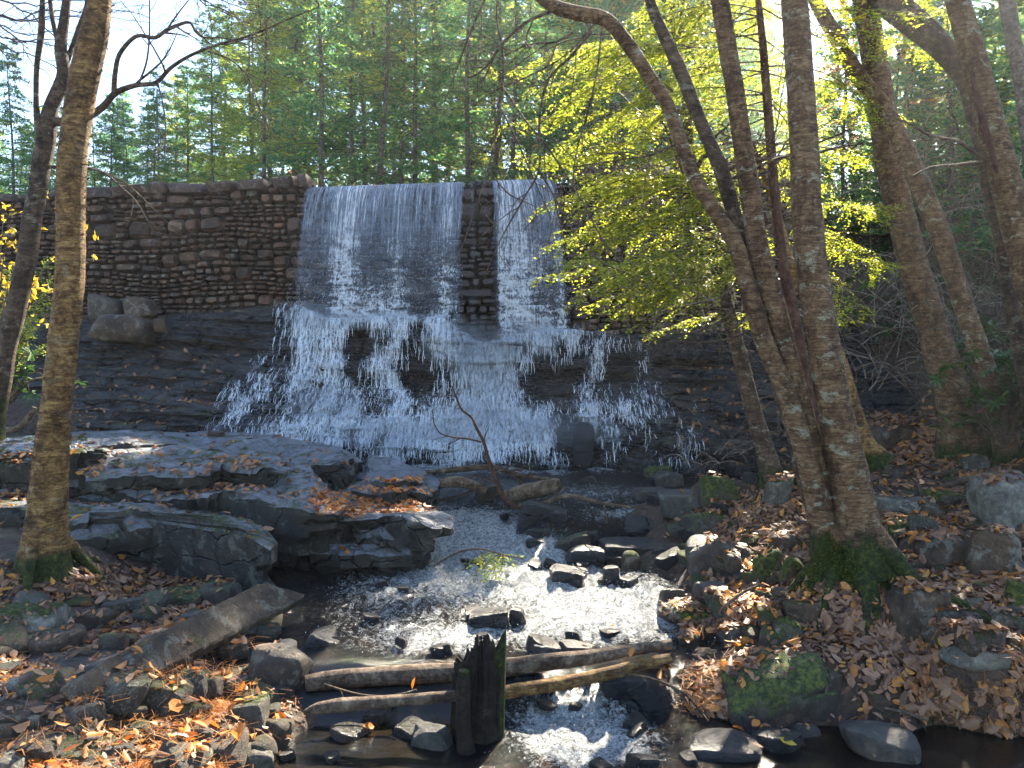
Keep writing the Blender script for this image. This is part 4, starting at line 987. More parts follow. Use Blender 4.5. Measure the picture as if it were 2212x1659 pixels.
# left birch ------------------------------------------------------------------
rg = np.random.default_rng(11)
T1 = [(224,-60,40),(218,0,44),(201,85,56),(182,167,60),(168,250,58),(157,333,58),(153,450,58),(152,553,58),(149,620,57),(140,710,58),(130,803,60),(121,880,63),(112,953,67),(107,1030,72),(103,1106,80),(98,1180,95),(95,1240,112)]
b = P(97, 1225, 5.6); birch = empty('birch_tree', b, 'tall yellow birch with peeling golden bark standing on the left shore', 'tree')
pts, r = pix_path(T1, 5.6); mb = MB(); pts, r = add_trunk(mb, pts, r, 28, 3, 4.5, (.1, 0, 1), .12); roots(mb, b, 5, rg, .42, .055)
flakes(mb, pts, r, 620, 4, .024, .05, .72); finish(mb, 'trunk', 'birch', birch, b[2], .22, .75)
mb = MB(); col = []; grow(mb, pts[-60:], r[-60:], rg, 3, 9, 1.8, .9, .1, 4, .4, col); finish(mb, 'crown', 'twig', birch)

# dark left tree --------------------------------------------------------------
b = P(-30, 930, 6.6); dk = empty('forked_tree', b, 'dark forked tree behind the yellow birch, with long bare boughs arching to the right', 'tree')
mb = MB(); D = 6.6
pts, r = pix_path([(146,-40,14),(144,0,16),(138,50,20),(131,100,24),(137,167,27),(122,205,28),(110,233,29),(104,265,34),(100,300,38),(90,350,38),(83,400,38),(70,470,38),(59,553,38),(45,620,40),(30,686,40),(16,750,36),(5,820,38),(-14,890,46),(-30,940,60)], D)
pts, r = add_trunk(mb, pts, r, 20, 5, 3.0, (.1, 0, 1), .2)
roots(mb, b, 3, rg, .3, .05)
q, w = pix_path([(92,-40,9),(92,0,11),(88,80,13),(80,140,11),(78,200,11),(80,250,13),(90,300,20)], D - .05); add_trunk(mb, q, w, 12, 6, 2.5, (-.1, 0, 1))
q2, w2 = pix_path([(188,-30,6),(187,10,8),(170,60,9),(158,95,9),(143,140,12),(137,165,14)], D + .05); add_trunk(mb, q2, w2, 10, 7, 2.)
q3, w3 = pix_path([(100,-60,8),(108,0,9),(115,50,9),(126,90,12)], D + .03); add_trunk(mb, q3, w3, 10, 8, 2.)
finish(mb, 'trunk', 'darkbark', dk, b[2] + .1, .5, .7)
mb = MB(); col = []
A, wa = pix_path([(106,262,20),(150,262,17),(200,247,15),(225,228,14),(247,203,13),(290,185,11),(340,177,9),(365,150,8),(393,130,7),(450,103,6),(540,77,4.5),(633,37,3),(690,15,2)], D, .05, D - .4); mb.tube(A, wa, 12, rough=.08)
B, wb = pix_path([(247,205,13),(247,180,11),(250,150,10),(256,122,9),(270,100,9),(295,78,8),(340,80,8),(358,66,8),(375,58,8),(413,50,6),(420,65,5),(433,78,4),(480,82,3),(540,100,2),(600,160,2)], D - .1, .04, D - .3); mb.tube(B, wb, 10, rough=.08)
C_, wc = pix_path([(98,360,9),(150,362,7),(200,365,6),(230,377,5),(262,405,4.5),(290,430,4),(320,480,3),(345,520,2)], D, .05, D - .3); mb.tube(C_, wc, 8)
C2, wc2 = pix_path([(225,372,4),(270,395,3),(330,450,2.4),(400,520,1.8),(430,560,1.5)], D - .1); mb.tube(C2, wc2, 6)
E, we = pix_path([(450,110,3.5),(500,130,3),(535,165,3),(560,230,2.5),(590,290,2)], D - .3); mb.tube(E, we, 6)
E2, we2 = pix_path([(340,177,4),(350,215,3),(358,270,2.5),(356,330,2)], D - .3); mb.tube(E2, we2, 6)
E3, we3 = pix_path([(300,180,5),(315,140,4.5),(322,90,4),(323,30,3),(322,-30,3)], D - .2); mb.tube(E3, we3, 6)
for pth, ww in ((A, wa), (B, wb), (C_, wc), (C2, wc2), (E, we), (E2, we2), (E3, we3)): grow(mb, pth, ww, rg, 3, 7, .62, .85, .12, 4, .5, col, .3)
finish(mb, 'bare_boughs', 'darkbark', dk)
mb = MB()
for (a0, b0, a1, b1, n) in ((-40, 0, 300, 60, 5), (-40, 40, 200, 110, 5), (330, -60, 520, 30, 6), (-30, 20, 80, 200, 4), (400, -40, 660, -10, 4)):
    for i in range(n):
        p0 = P(a0 + rg.normal() * 40, b0 + rg.normal() * 30, D + rg.uniform(-.2, .6)); p1 = P(a1 + rg.normal() * 60, b1 + rg.normal() * 40, D)
        q = np.linspace(0, 1, 14)[:, None]; pth = p0 + (p1 - p0) * q + np.cumsum(rg.normal(size=(14, 3)) * .02, 0); rr = np.linspace(.008, .002, 14); mb.tube(pth, rr, 4, cap=False); grow(mb, pth, rr, rg, 3, 6, .5, .8, .1, 3, .5)
finish(mb, 'twigs', 'darkbark', dk)

# the clump with the mossy foot: four stems from one base ----------------------
b = G(1835, 1235); D0 = b[1]; D = D0
clump = empty('multi_stem_tree', b, 'four reddish brown stems rising from one mossy foot on the right bank', 'tree')
R1 = [(1100,-70,14),(1171,0,20),(1204,17,30),(1255,30,30),(1304,40,30),(1354,93,29),(1404,167,28),(1437,217,29),(1474,317,29),(1490,360,28),(1515,410,29),(1541,450,30),(1591,533,34),(1612,610,38),(1630,670,40),(1651,736,41),(1676,795,42),(1701,853,42),(1722,920,44),(1741,986,46),(1768,1086,54),(1785,1160,70),(1800,1240,95)]
R2 = [(1545,-60,34),(1555,0,37),(1571,100,38),(1585,180,38),(1598,267,40),(1618,400,42),(1641,553,46),(1661,620,48),(1681,690,48),(1700,760,42),(1720,830,40),(1745,920,40),(1772,1020,42),(1795,1110,52),(1815,1200,80)]
R3 = [(1713,-60,52),(1716,0,55),(1728,167,56),(1738,333,60),(1751,553,64),(1763,640,65),(1775,720,67),(1798,853,71),(1825,986,78),(1845,1086,88),(1850,1160,110),(1853,1240,135)]
R6 = [(1398,-60,18),(1404,0,22),(1430,67,26),(1464,140,28),(1515,267,28),(1558,367,31),(1595,500,34),(1625,610,34),(1655,720,30),(1685,850,26),(1712,940,24),(1735,1040,26),(1765,1130,34),(1790,1220,50)]
for i, (L, mat, dd, ex, de) in enumerate(((R1, 'brown', D0 - .02, 0, None), (R2, 'brown', D0 + .02, 3.8, (0, 0, 1)), (R3, 'brown', D0 - .06, 4.2, (0, 0, 1)), (R6, 'darkbark', D0 + .14, 3.5, (-.2, .1, 1)))):
    pts, r = pix_path(L, dd); mb = MB(); pts, r = add_trunk(mb, pts, r, 26, 20 + i, ex, de, .0, .10 if i != 2 else .08)
    if i == 0: R1p, R1r = pts, r
    if i in (0, 1, 2): flakes(mb, pts, r, 260, 30 + i, .014)
    finish(mb, 'trunk', mat, clump, b[2] - .05, .42, 1.1)
    if ex:
        mb = MB(); col = []; grow(mb, pts[-50:], r[-50:], rg, 3, 9, 1.7, .9, .1, 4, .4, col); finish(mb, 'upper_branches', 'twig', clump)
        C = np.vstack([c[len(c) // 2:] for c in col[8:]]); C = C[rg.random(len(C)) < .35]
        part('leaves', mesh('leaves', *leafquads(C, .07, rg), M['autumn']), clump)
mb = MB(); roots(mb, b, 7, rg, .5, .06, [.1, -.7, -1.5, -2.4, 3.0, .8, 2.2])
th = np.linspace(0, 2 * np.pi, 64, endpoint=False); zz_ = np.linspace(0, 1, 40); T_, Z_ = np.meshgrid(th, zz_)
lob = 1 + .16 * np.cos(3 * T_ + 1.2) + .10 * np.cos(7 * T_ + .5) + .06 * np.cos(11 * T_)
R_b = (.20 + .15 * (1 - Z_) ** 2.2) * (1 + (lob - 1) * (1.5 - Z_)); Vb = np.stack([b[0] + .02 + R_b * np.cos(T_) * 1.08 - .03 * Z_, b[1] + R_b * np.sin(T_), b[2] - .28 + .62 * Z_ + 0 * T_], -1).reshape(-1, 3)
Vb += .035 * np.stack([fbm(Vb * 7, 4, 3, .6), fbm(Vb * 7, 4, 4, .6), 0 * Vb[:, 0]], -1); mb.add(Vb, grid_faces(40, 64, True))
q, w = pix_path([(1880,1150,60),(1925,1200,42),(1965,1245,34),(2010,1275,26),(2060,1295,20),(2110,1320,14),(2150,1345,8)], D0 - .12, .05, D0 - .55); mb.tube(q, w, 14, rough=.12)
q, w = pix_path([(1850,1200,70),(1870,1270,50),(1890,1330,36),(1893,1390,28)], D0 - .15, .05, D0 - .45); q[:, 2] = np.minimum(q[:, 2], terrain(q[:, 0], q[:, 1]) + .03); mb.tube(q, w, 14, rough=.2)
finish(mb, 'root', 'brown', clump, b[2] - .12, .40, 1.15)
def moss_tufts(pts, nrm, n, seed, root, size=.012):
    g_ = np.random.default_rng(seed); i = g_.integers(0, len(pts), n); C = pts[i] + g_.normal(size=(n, 3)) * .008; N_ = nrm[i] + g_.normal(size=(n, 3)) * .5; N_ /= np.linalg.norm(N_, axis=1)[:, None]; s_ = np.cross(N_, g_.normal(size=(n, 3))); s_ /= np.linalg.norm(s_, axis=1)[:, None]; L = size * g_.uniform(.5, 1.6, n)[:, None]
    V = np.stack([C - s_ * .003, C + s_ * .003, C + N_ * L + s_ * .001, C + N_ * L - s_ * .001], 1).reshape(-1, 3)
    part('moss', mesh('moss', V, np.arange(len(V)).reshape(-1, 4), M['mossblade']), root)
nb = Vb - np.array([b[0], b[1], 0]); nb[:, 2] = 0; nb /= np.linalg.norm(nb, axis=1)[:, None]; kk = (fbm(Vb * 6, 3, 88) + .9 - (Vb[:, 2] - b[2] + .2) * 1.6) > .25
moss_tufts(Vb[kk], nb[kk], 26000, 5, clump, .016)
# hanging bare twigs off the arching stem
mb = MB(); col = []
TW = [([(1187,25,7),(1134,50,6),(1087,93,5),(1047,147,4),(1017,167,3),(980,165,2)], -.1), ([(1077,-40,4),(1074,50,4),(1084,100,4),(1086,187,4),(1081,233,4),(1054,367,4),(1020,470,3),(985,560,2),(950,610,2)], .1),
      ([(1237,70,5),(1204,90,4),(1147,95,3),(1090,120,2)], 0), ([(1277,67,6),(1230,125,5),(1187,167,5),(1170,220,5),(1164,300,5),(1164,367,4),(1130,430,4),(1075,530,3),(1045,600,2)], -.1),
      ([(1085,187,4),(1140,267,4),(1181,317,4),(1260,440,3),(1310,530,3),(1345,570,2)], 0), ([(1164,367,4),(1200,430,4),(1240,500,3),(1290,560,3),(1370,600,2),(1420,640,2)], -.2), ([(1290,45,4),(1220,120,3),(1130,170,3),(1060,200,2),(1000,250,2)], .3),
      ([(1060,-30,4),(1020,60,4),(990,140,3),(960,220,2)], .2), ([(1300,60,4),(1290,150,4),(1270,240,3),(1245,330,3),(1235,420,2)], .3), ([(1081,233,4),(1115,300,3),(1150,380,3),(1190,470,2)], .3), ([(1054,367,3),(1100,420,3),(1160,455,2),(1130,500,2)], .3),
      ([(1480,300,6),(1420,330,4),(1340,345,3),(1240,360,2)], .2), ([(1620,560,5),(1560,640,4),(1480,660,3),(1400,690,2)], .1), ([(1630,620,5),(1560,690,4),(1480,720,3),(1410,710,2)], .1), ([(1650,700,5),(1580,730,4),(1500,740,3),(1420,725,2)], .2)]
for L, dd in TW:
    q, w = pix_path(L, D0 + dd); w = w * 1.15; mb.tube(q, w, 5, cap=False); grow(mb, q, w, rg, 2, 8, .5, .8, .25, 4, .6, col, .15)
finish(mb, 'bare_twigs', 'twig', clump)

# single trees of the right bank ----------------------------------------------
def lone(name, label, L, D, mat, ext=3.5, fl=.25, seed=1, mossh=.25, crown=True, leaves=None, flk=0, roots_=4, extdir=(0, 0, 1), top=.8):
    b = P(L[-1][0], L[-1][1], D); rt = empty(name, b, label, 'tree'); g_ = np.random.default_rng(seed)
    pts, r = pix_path(L, D); mb = MB(); pts, r = add_trunk(mb, pts, r, 22, seed, ext, extdir, fl)
    if roots_: roots(mb, b, roots_, g_, .3, .04)
    if flk: flakes(mb, pts, r, flk, seed, .022)
    finish(mb, 'trunk', mat, rt, b[2], mossh, top)
    if crown:
        mb = MB(); col = []; grow(mb, pts[-60:], r[-60:], g_, 3, 9, 1.8, .9, .1, 4, .4, col); finish(mb, 'crown', 'twig', rt)
        if leaves:
            C = np.vstack([c[len(c) // 2:] for c in col[8:]]); C = C[g_.random(len(C)) < .4]; part('leaves', mesh('leaves', *leafquads(C, .075, g_), M[leaves]), rt)
    return rt, pts, r
lone('slim_tree', 'slim short visible trunk leaning left beside the wet ledges, foot above the mossy pointed stone',
     [(1490,330,22),(1510,430,25),(1530,510,27),(1548,575,29),(1567,650,30),(1585,720,31),(1603,790,33),(1618,853,34),(1633,910,35),(1648,953,37),(1660,1000,42),(1672,1045,56)], 7.5, 'darkbark', 1.6, .25, 51, .3, True, None, 0)
lone('hidden_tree', 'pale trunk mostly hidden behind the four stemmed tree, foot curving left',
     [(1700,560,26),(1745,640,28),(1800,740,28),(1830,830,30),(1850,900,32),(1868,960,40),(1895,1000,60)], 7.4, 'birch', 1.2, .3, 52, .2, False, None, 150, 0)
lone('birch_tree', 'thick shaggy barked trunk right of the four stemmed tree, crossed by a thinner one',
     [(1860,-60,46),(1868,0,49),(1885,100,50),(1896,170,52),(1905,233,53),(1915,333,52),(1935,420,54),(1955,500,57),(1975,580,59),(2008,686,63),(2030,760,68),(2048,820,71),(2070,910,80),(2085,985,105)], 8.7, 'shaggy', 5, .15, 53, .25, True, 'autumn', 700)
lone('leaning_tree', 'thinner trunk leaning left across the shaggy one, with pale lichen patches',
     [(1735,-60,26),(1761,0,28),(1808,83,31),(1851,160,34),(1908,233,38),(1958,333,41),(2008,450,43),(2041,533,42),(2058,586,40),(2085,670,40),(2125,786,42),(2158,886,45),(2181,1003,52)], 8.2, 'brown', 4, .25, 54, .3, True, 'autumn', 120, 4, (-.4, 0, 1))
rt, p9, r9 = lone('scarred_tree', 'trunk near the right edge with a long reddish scar split in its bark',
     [(2050,-60,44),(2068,0,46),(2101,117,49),(2141,267,55),(2175,400,61),(2205,517,65),(2240,650,68),(2280,850,72),(2310,1010,90)], 7.3, 'brown', 4, .2, 55, .2, True, 'autumn', 150)
q, w = pix_path([(2098,150,8),(2112,215,15),(2125,270,17),(2143,330,14),(2155,375,8)], 7.3 - .115); mb = MB(); mb.tube(q, w, 10, flat=.45, rough=.2); finish(mb, 'bark_scar', 'redbark', rt)
mb = MB(); q, w = pix_path([(2130,345,11),(2105,330,10),(2070,305,8),(2030,298,6),(2000,288,6),(1965,268,5),(1938,257,4)], 7.3, .05, 7.1); mb.tube(q, w, 8); grow(mb, q, w, rg, 2, 6, .5, .8)
q, w = pix_path([(2120,350,8),(2070,356,7),(2010,362,5),(1970,380,3)], 7.3, .05, 7.0); mb.tube(q, w, 8); finish(mb, 'bough', 'darkbark', rt)
rt, p10, r10 = lone('leaning_tree', 'dark trunk slanting in from the top right corner behind the scarred one',
     [(1880,-50,60),(1918,0,62),(1975,50,58),(2041,110,48),(2085,175,38),(2108,267,32),(2125,350,27),(2140,430,26),(2158,500,26),(2175,620,27),(2205,760,32),(2235,900,40),(2250,980,55)], 7.6, 'darkbark', 3, .2, 56, .4, True, 'yellowleaf', 0, 3, (-.8, 0, .6))
lone('grey_tree', 'grey conifer trunk in the top right corner, right of the scarred one', [(2168,-60,30),(2175,0,32),(2198,133,28),(2215,260,26),(2240,500,30),(2270,900,36)], 9.5, 'greybark', 5, .2, 57, .2, False)

# ---------------------------------------------------------------- near hemlock
def spray_branch(mbw, LQ, p0, p1, rg, droop=.25, w0=.012, twn=28, twl=.38, leaf=.028, dens=1., keep=None):
    dens = dens * .8; twn = twn * .85
    """a flat hemlock bough: main path, side twigs left and right, needles' little sprays"""
    L = np.linalg.norm(p1 - p0); n = 18; t = np.linspace(0, 1, n)[:, None]
    side = np.cross(p1 - p0, [0, 0, 1.]); side /= np.linalg.norm(side) + 1e-9
    pth = p0 + (p1 - p0) * t + side * (rg.normal() * .12 * L) * (t * (1 - t)) + np.array([0, 0, 1.]) * (droop * L * (t * (1 - t)) * 1.2)
    mbw.tube(pth, np.linspace(w0, .002, n), 4, cap=False)
    C = []; Dv = []; Sv = []
    m = int(twn * L)
    for i in range(m):
        tt = rg.uniform(.22, 1.); f = tt * (n - 1); j = min(n - 2, int(f)); p = pth[j] + (pth[j + 1] - pth[j]) * (f - j); d = pth[j + 1] - pth[j]; d /= np.linalg.norm(d)
        sg = 1 if rg.random() < .5 else -1; a = rg.uniform(.55, 1.1); v = d * math.cos(a) + side * sg * math.sin(a) + np.array([0, 0, rg.normal() * .15]); v /= np.linalg.norm(v)
        l = twl * rg.uniform(.5, 1.1) * (1.25 - .8 * tt); k = max(3, int(l / .02)); s = np.linspace(0, 1, k)[:, None]
        tw = p + v * l * s + np.array([0, 0, -1.]) * (l * .45 * rg.uniform(.2, 1.2)) * s ** 2
        if i % 2 == 0: mbw.tube(tw[::max(1, k // 4)], np.linspace(.0028, .001, len(tw[::max(1, k // 4)])), 3, cap=False)
        td = np.gradient(tw, axis=0); td /= np.linalg.norm(td, axis=1)[:, None]
        sd = np.cross(td, [0, 0, 1.]); sd /= np.linalg.norm(sd, axis=1)[:, None] + 1e-9
        for q in (1, -1):
            C.append(tw + sd * q * leaf * .45 + rg.normal(size=tw.shape) * .004); Dv.append(td * .6 + sd * q * .9 + rg.normal(size=tw.shape) * .25); Sv.append(td)
    if not C: return
    C = np.vstack(C); Dv = np.vstack(Dv); Sv = np.vstack(Sv); k = rg.random(len(C)) < dens; C, Dv, Sv = C[k], Dv[k], Sv[k]
    Dv /= np.linalg.norm(Dv, axis=1)[:, None]; Sv = np.cross(np.cross(Dv, Sv), Dv); Sv += rg.normal(size=Sv.shape) * .3; Sv /= np.linalg.norm(Sv, axis=1)[:, None] + 1e-9
    s = leaf * rg.uniform(.6, 1.2, len(C))[:, None]
    V = np.stack([C - Dv * s * .5, C + Sv * s * .24, C + Dv * s * .5, C - Sv * s * .24], 1)
    LQ.append(V.reshape(-1, 3))
def quads(LQ): V = np.vstack(LQ); return V, np.arange(len(V)).reshape(-1, 4)
b = P(1790, 1085, 7.2); b[2] = terrain(b[0], b[1])[0]
hem = empty('hemlock_tree', b, 'hemlock with thin reddish trunk and sunlit yellow green boughs in front of the dam', 'tree')
pts, r = pix_path([(1632,-60,12),(1638,0,13),(1648,100,16),(1661,267,19),(1675,433,21),(1688,553,24),(1715,686,26),(1738,820,27),(1761,953,29),(1785,1085,36)], 7.2)
mb = MB(); TP, TR = add_trunk(mb, pts, r, 16, 61, 3.0, (0, 0, 1), .15); finish(mb, 'trunk', 'redbark', hem, b[2], .2, .5)
def trunk_at(v):
    z = P(1650, v, 7.2)[2]; return TP[np.argmin(abs(TP[:, 2] - z))]
mbw = MB(); LQ = []; rg = np.random.default_rng(71)
TIPS = [(1700,60,8.,-60),(1750,180,8.,40),(1900,260,8.2,120),(1650,200,8.2,60),(1560,130,7.9,0),(1420,-10,7.4,-120),(1600,330,8.3,240),(1950,60,7.9,-60),(1185,205,6.4,40),(1190,230,6.9,60),(1240,215,6.6,90),(1215,160,6.9,80),(1270,130,6.3,60),(1330,150,7.4,60),(1184,340,6.2,240),(1200,380,6.6,300),(1190,320,6.9,230),(1250,420,6.4,330),(1215,440,6.3,340),(1260,480,6.7,380),
        (1245,655,5.9,520),(1250,630,6.3,500),(1290,680,6.1,540),(1330,690,6.3,560),(1310,600,6.0,480),(1280,560,6.4,460),(1420,620,6.3,500),(1460,660,6.8,540),(1290,270,6.5,140),(1350,230,6.2,110),(1400,300,7.3,200),
        (1330,420,6.5,330),(1400,470,6.9,380),(1380,120,6.6,20),(1450,60,6.9,-60),(1330,60,7.0,-40),(1500,130,7.6,20),(1550,690,7.6,600),(1350,640,6.0,520),(1290,520,6.5,420),(1230,300,6.6,220),(1450,220,7.7,100),(1480,380,7.8,280),
        (1540,250,8.2,150),(1560,430,8.3,330),(1850,200,7.8,100),(1880,350,7.9,250),(1830,560,7.6,440),(1900,600,7.5,480),(1870,680,7.7,560),(1820,120,7.0,0),(1800,430,8.2,330),(1900,480,8.1,380),(1760,300,8.5,200),(1620,100,8.4,0),(1600,600,8.2,500),(1840,20,7.4,-80),(1900,130,8.4,30),(1550,30,8.,-60),(1240,560,6.2,440),(1330,510,6.2,400)]
for (u, v, dd, tv) in TIPS:
    p1 = P(u, v, dd); p0 = trunk_at(tv + rg.normal() * 45) + 0; hard = u < 1500
    spray_branch(mbw, LQ, p0, p1, rg, rg.uniform(-.05, .35), .008, 32 if hard else 30, .36, .034, .8)
    for e in range(2 if hard else 1):
        a = p0 + (p1 - p0) * rg.uniform(.35, .7) + [0, 0, .06]; e1 = p1 + rg.normal(size=3) * np.array([.30, .3, .16]) + np.array([.12, 0, 0]); spray_branch(mbw, LQ, a, e1, rg, .1, .006, 40, .3, .034, .9)
finish(mbw, 'boughs', 'twig', hem); part('foliage', mesh('foliage', *quads(LQ), M['hemlock']), hem)
print('hemlock leaves', sum(len(q) for q in LQ) // 4)

# ---------------------------------------------------------------- background conifers
def conifer_proto(seed, H, mat, R=2.2, base=.28, nb=75, per=95, size=.17, bare=.5, trunk=.16, up=.1):
    g_ = np.random.default_rng(seed); mt = MB(); n = 24; z = np.linspace(-.3, H, n)
    tp = np.stack([.10 * np.sin(z * .5 + seed), .10 * np.cos(z * .4 + seed), z], -1) ; tr = np.linspace(trunk, .02, n)
    mt.tube(tp, tr, 9, rough=.08)
    mb = MB(); V = []
    for i in range(nb):
        t = base + (1 - base) * (i / nb) ** .85; zz = t * H; a = g_.uniform(0, 6.28); L = R * (1.08 - t) ** .7 * g_.uniform(.55, 1.15) + .15
        p0 = np.array([0, 0, zz]); d = np.array([math.cos(a), math.sin(a), up + g_.normal() * .12]); m = 8; s = np.linspace(0, 1, m)[:, None]
        pth = p0 + d * L * s + np.array([0, 0, -.22 * L]) * s ** 2; mb.tube(pth, np.linspace(.025, .006, m), 4, cap=False)
        k = int(per * L / R * 1.4); ss = g_.uniform(.18, 1.05, k); P0 = p0 + d * L * ss[:, None] + np.array([0, 0, -.22 * L]) * ss[:, None] ** 2
        wdt = .38 * L * (1.15 - ss); sd = np.array([-math.sin(a), math.cos(a), 0]); lat = g_.normal(size=k) * wdt * .7
        C = P0 + sd * lat[:, None] + np.stack([0 * ss, 0 * ss, g_.normal(size=k) * .07 - .12 * abs(lat)], -1)
        dr = d * .8 + sd * (lat / (wdt + .01))[:, None] * .8 + g_.normal(size=(k, 3)) * .35; dr /= np.linalg.norm(dr, axis=1)[:, None]
        sv = np.cross(dr, g_.normal(size=(k, 3)) * .5 + [0, 0, 1]); sv /= np.linalg.norm(sv, axis=1)[:, None]
        sz = size * g_.uniform(.5, 1.3, k)[:, None]
        V.append(np.stack([C - dr * sz * .5, C + sv * sz * .17, C + dr * sz * .6, C - sv * sz * .17], 1).reshape(-1, 3))
    for i in range(int(26 * bare)):
        zz = g_.uniform(.05, base + .1) * H; a = g_.uniform(0, 6.28); L = g_.uniform(.5, 1.5); s = np.linspace(0, 1, 6)[:, None]
        pth = np.array([0, 0, zz]) + np.array([math.cos(a), math.sin(a), .1]) * L * s + np.array([0, 0, -.3 * L]) * s ** 2 + g_.normal(size=(6, 3)) * .02; rr = np.linspace(.018, .005, 6); mb.tube(pth, rr, 3, cap=False); grow(mb, pth, rr, g_, 1, 4, .5)
    tm = mt.mesh('trunk', M['greybark'], True, {'moss': np.full(mt.n, -.3)}); bm_ = mb.mesh('bare_branches', M['greybark'], True, {'moss': np.full(mb.n, -.3)})
    return tm, bm_, mesh('crown', *quads(V), M[mat]), H
PR = {'pine': [conifer_proto(1, 15, 'pine', 3.1, .08, 100, 150, .22, .13, .13), conifer_proto(2, 18, 'pine', 3.2, .16, 95, 150, .23, .5, .14), conifer_proto(3, 11, 'pine', 2.7, .04, 95, 150, .20, .13, .10)],
      'light': [conifer_proto(4, 14, 'pineyel', 2.9, .08, 90, 130, .2, .5, .11), conifer_proto(5, 18, 'pineyel', 3.1, .22, 85, 130, .22, .5, .13)],
      'bare': [conifer_proto(6, 19, 'pine', 2.9, .36, 65, 100, .2, 3.4, .15), conifer_proto(7, 17, 'pineyel', 2.7, .42, 60, 95, .2, 3.4, .14)]}
def conifer(u, D, kind, topv, label, group, seed, name='conifer'):
    g_ = np.random.default_rng(seed); tm, bm_, cm, H = PR[kind][g_.integers(len(PR[kind]))]
    x = (u - CU) / F * D; zb = terrain(x, D, False)[0]; zt = (788 - topv) / F * D; s = max(.25, (zt - zb) / H)
    o = bpy.data.objects.new(name, None); COL.objects.link(o); o.location = (x, D, zb); o.rotation_euler = (g_.normal() * .03, g_.normal() * .03, g_.uniform(0, 6.28)); o.scale = (s, s, s)
    if s > 1.25: o.scale = (1.1, 1.1, s)
    tago(o, label, 'tree', group)
    for nm, me in (('trunk', tm), ('bare_branches', bm_), ('crown', cm)):
        link(nm, me, o)
TOP = lambda u: float(np.interp(u, [-300, 0, 60, 130, 200, 300, 380, 450, 520, 600, 1200, 1600, 1680, 1800, 1950, 2050, 2300], [180, 260, 250, 230, 200, 190, 150, 70, -60, -260, -320, -200, 40, 170, 150, 60, -150]))
g2 = np.random.default_rng(5); k = 0
lab = {'pine': 'dense green conifer', 'light': 'yellow green backlit conifer', 'bare': 'tall bare stemmed conifer'}
def zone(u): return ('behind the left end of the dam' if u < 330 else 'behind the dam left of the waterfall' if u < 690 else 'behind the left half of the waterfall crest' if u < 930 else 'behind the right half of the waterfall crest' if u < 1200 else 'behind the hemlock boughs' if u < 1700 else 'on the rise behind the leaning trunks')
def put(u, D, kind, dv=0):
    global k
    k += 1; lb = '%s %s, %s row' % (lab[kind], zone(u), 'front' if D < 23 else 'middle' if D < 31 else 'back'); conifer(u, D, kind, TOP(u) + dv, lb, lb.replace('conifer', 'conifers', 1), 300 + k)
for u, D, kd in ((340,19,'pine'),(230,23,'pine'),(470,20,'light'),(575,21.5,'light'),(705,18.5,'pine'),(640,24,'bare'),(770,22,'bare'),(815,19,'bare'),(872,23,'bare'),(905,20,'pine'),(950,25,'bare'),(1000,21,'bare'),(1060,24,'pine'),(1110,21,'bare'),(1180,23,'bare'),(1240,20,'pine'),(1330,24,'pine'),(1420,21,'bare'),(1520,25,'light'),(1600,22,'bare')):
    put(u, D, kd, g2.uniform(-25, 40))
for u in np.arange(-160, 1700, 72):
    put(u + g2.uniform(-25, 25), g2.uniform(26, 31), ['pine', 'pine', 'light', 'bare'][g2.integers(4)] if u < 620 else ['pine', 'light', 'bare', 'bare'][g2.integers(4)], g2.uniform(-30, 50))
for u in np.arange(-200, 2350, 62):
    put(u + g2.uniform(-30, 30), g2.uniform(34, 46), 'light' if u > 1700 else ['pine', 'light'][g2.integers(2)], g2.uniform(-30, 50))
for u, D, kd in ((1760,21,'light'),(1870,24,'light'),(1990,20,'light'),(2090,22,'light'),(2190,19,'light'),(2290,21,'light'),(1700,27,'light'),(1930,29,'light')): put(u, D, kd, 30)
for u, D, kd in ((1330,18,'pine'),(1420,19.5,'pine'),(1380,22,'pine'),(1300,19.5,'light'),(2040,17,'light'),(2150,17,'light'),(2260,17,'light'),(1900,18,'light'),(1740,17.5,'light')): put(u, D, kd, -40 if u < 1500 else -60 if u > 2000 else 60)  # the dense conifers behind the boughs are added to shade the left foreground
for u in np.arange(-120, 640, 110): put(u + g2.uniform(-20, 20), g2.uniform(21, 25), ['pine', 'light', 'light'][g2.integers(3)], g2.uniform(10, 70))
def broadleaf_proto(seed, H):
    g_ = np.random.default_rng(seed); mt = MB(); z = np.linspace(-.3, H, 26); tp = np.stack([.25 * np.sin(z * .45 + seed), .2 * np.cos(z * .4 + seed), z], -1); tr = np.linspace(.14, .015, 26); mt.tube(tp, tr, 9, rough=.08)
    mb = MB(); col = []; grow(mb, tp, tr, g_, 3, 16, 2.6, .75, -.2, 4, .4, col, .3); C = np.vstack([c[len(c) // 3:] for c in col[16:]]); C = C[g_.random(len(C)) < .6]
    return mt.mesh('trunk', M['darkbark'], True, {'moss': np.full(mt.n, -.3)}), mb.mesh('branches', M['twig'], True, {'moss': np.full(mb.n, -.3)}), mesh('crown', *leafquads(C, .12, g_), M['autumn']), H
BL = [broadleaf_proto(21, 10), broadleaf_proto(22, 12)]
def broadleaf(u, D, topv, label, i):
    tm, bm_, cm, H = BL[i % 2]; x = (u - CU) / F * D; zb = terrain(x, D, False)[0]; s = ((788 - topv) / F * D - zb) / H
    o = bpy.data.objects.new('broadleaf_tree', None); COL.objects.link(o); o.location = (x, D, zb); o.rotation_euler = (0, 0, i * 1.7); o.scale = (s, s, s); tago(o, label, 'tree')
    for nm, me in (('trunk', tm), ('branches', bm_), ('crown', cm)): link(nm, me, o)
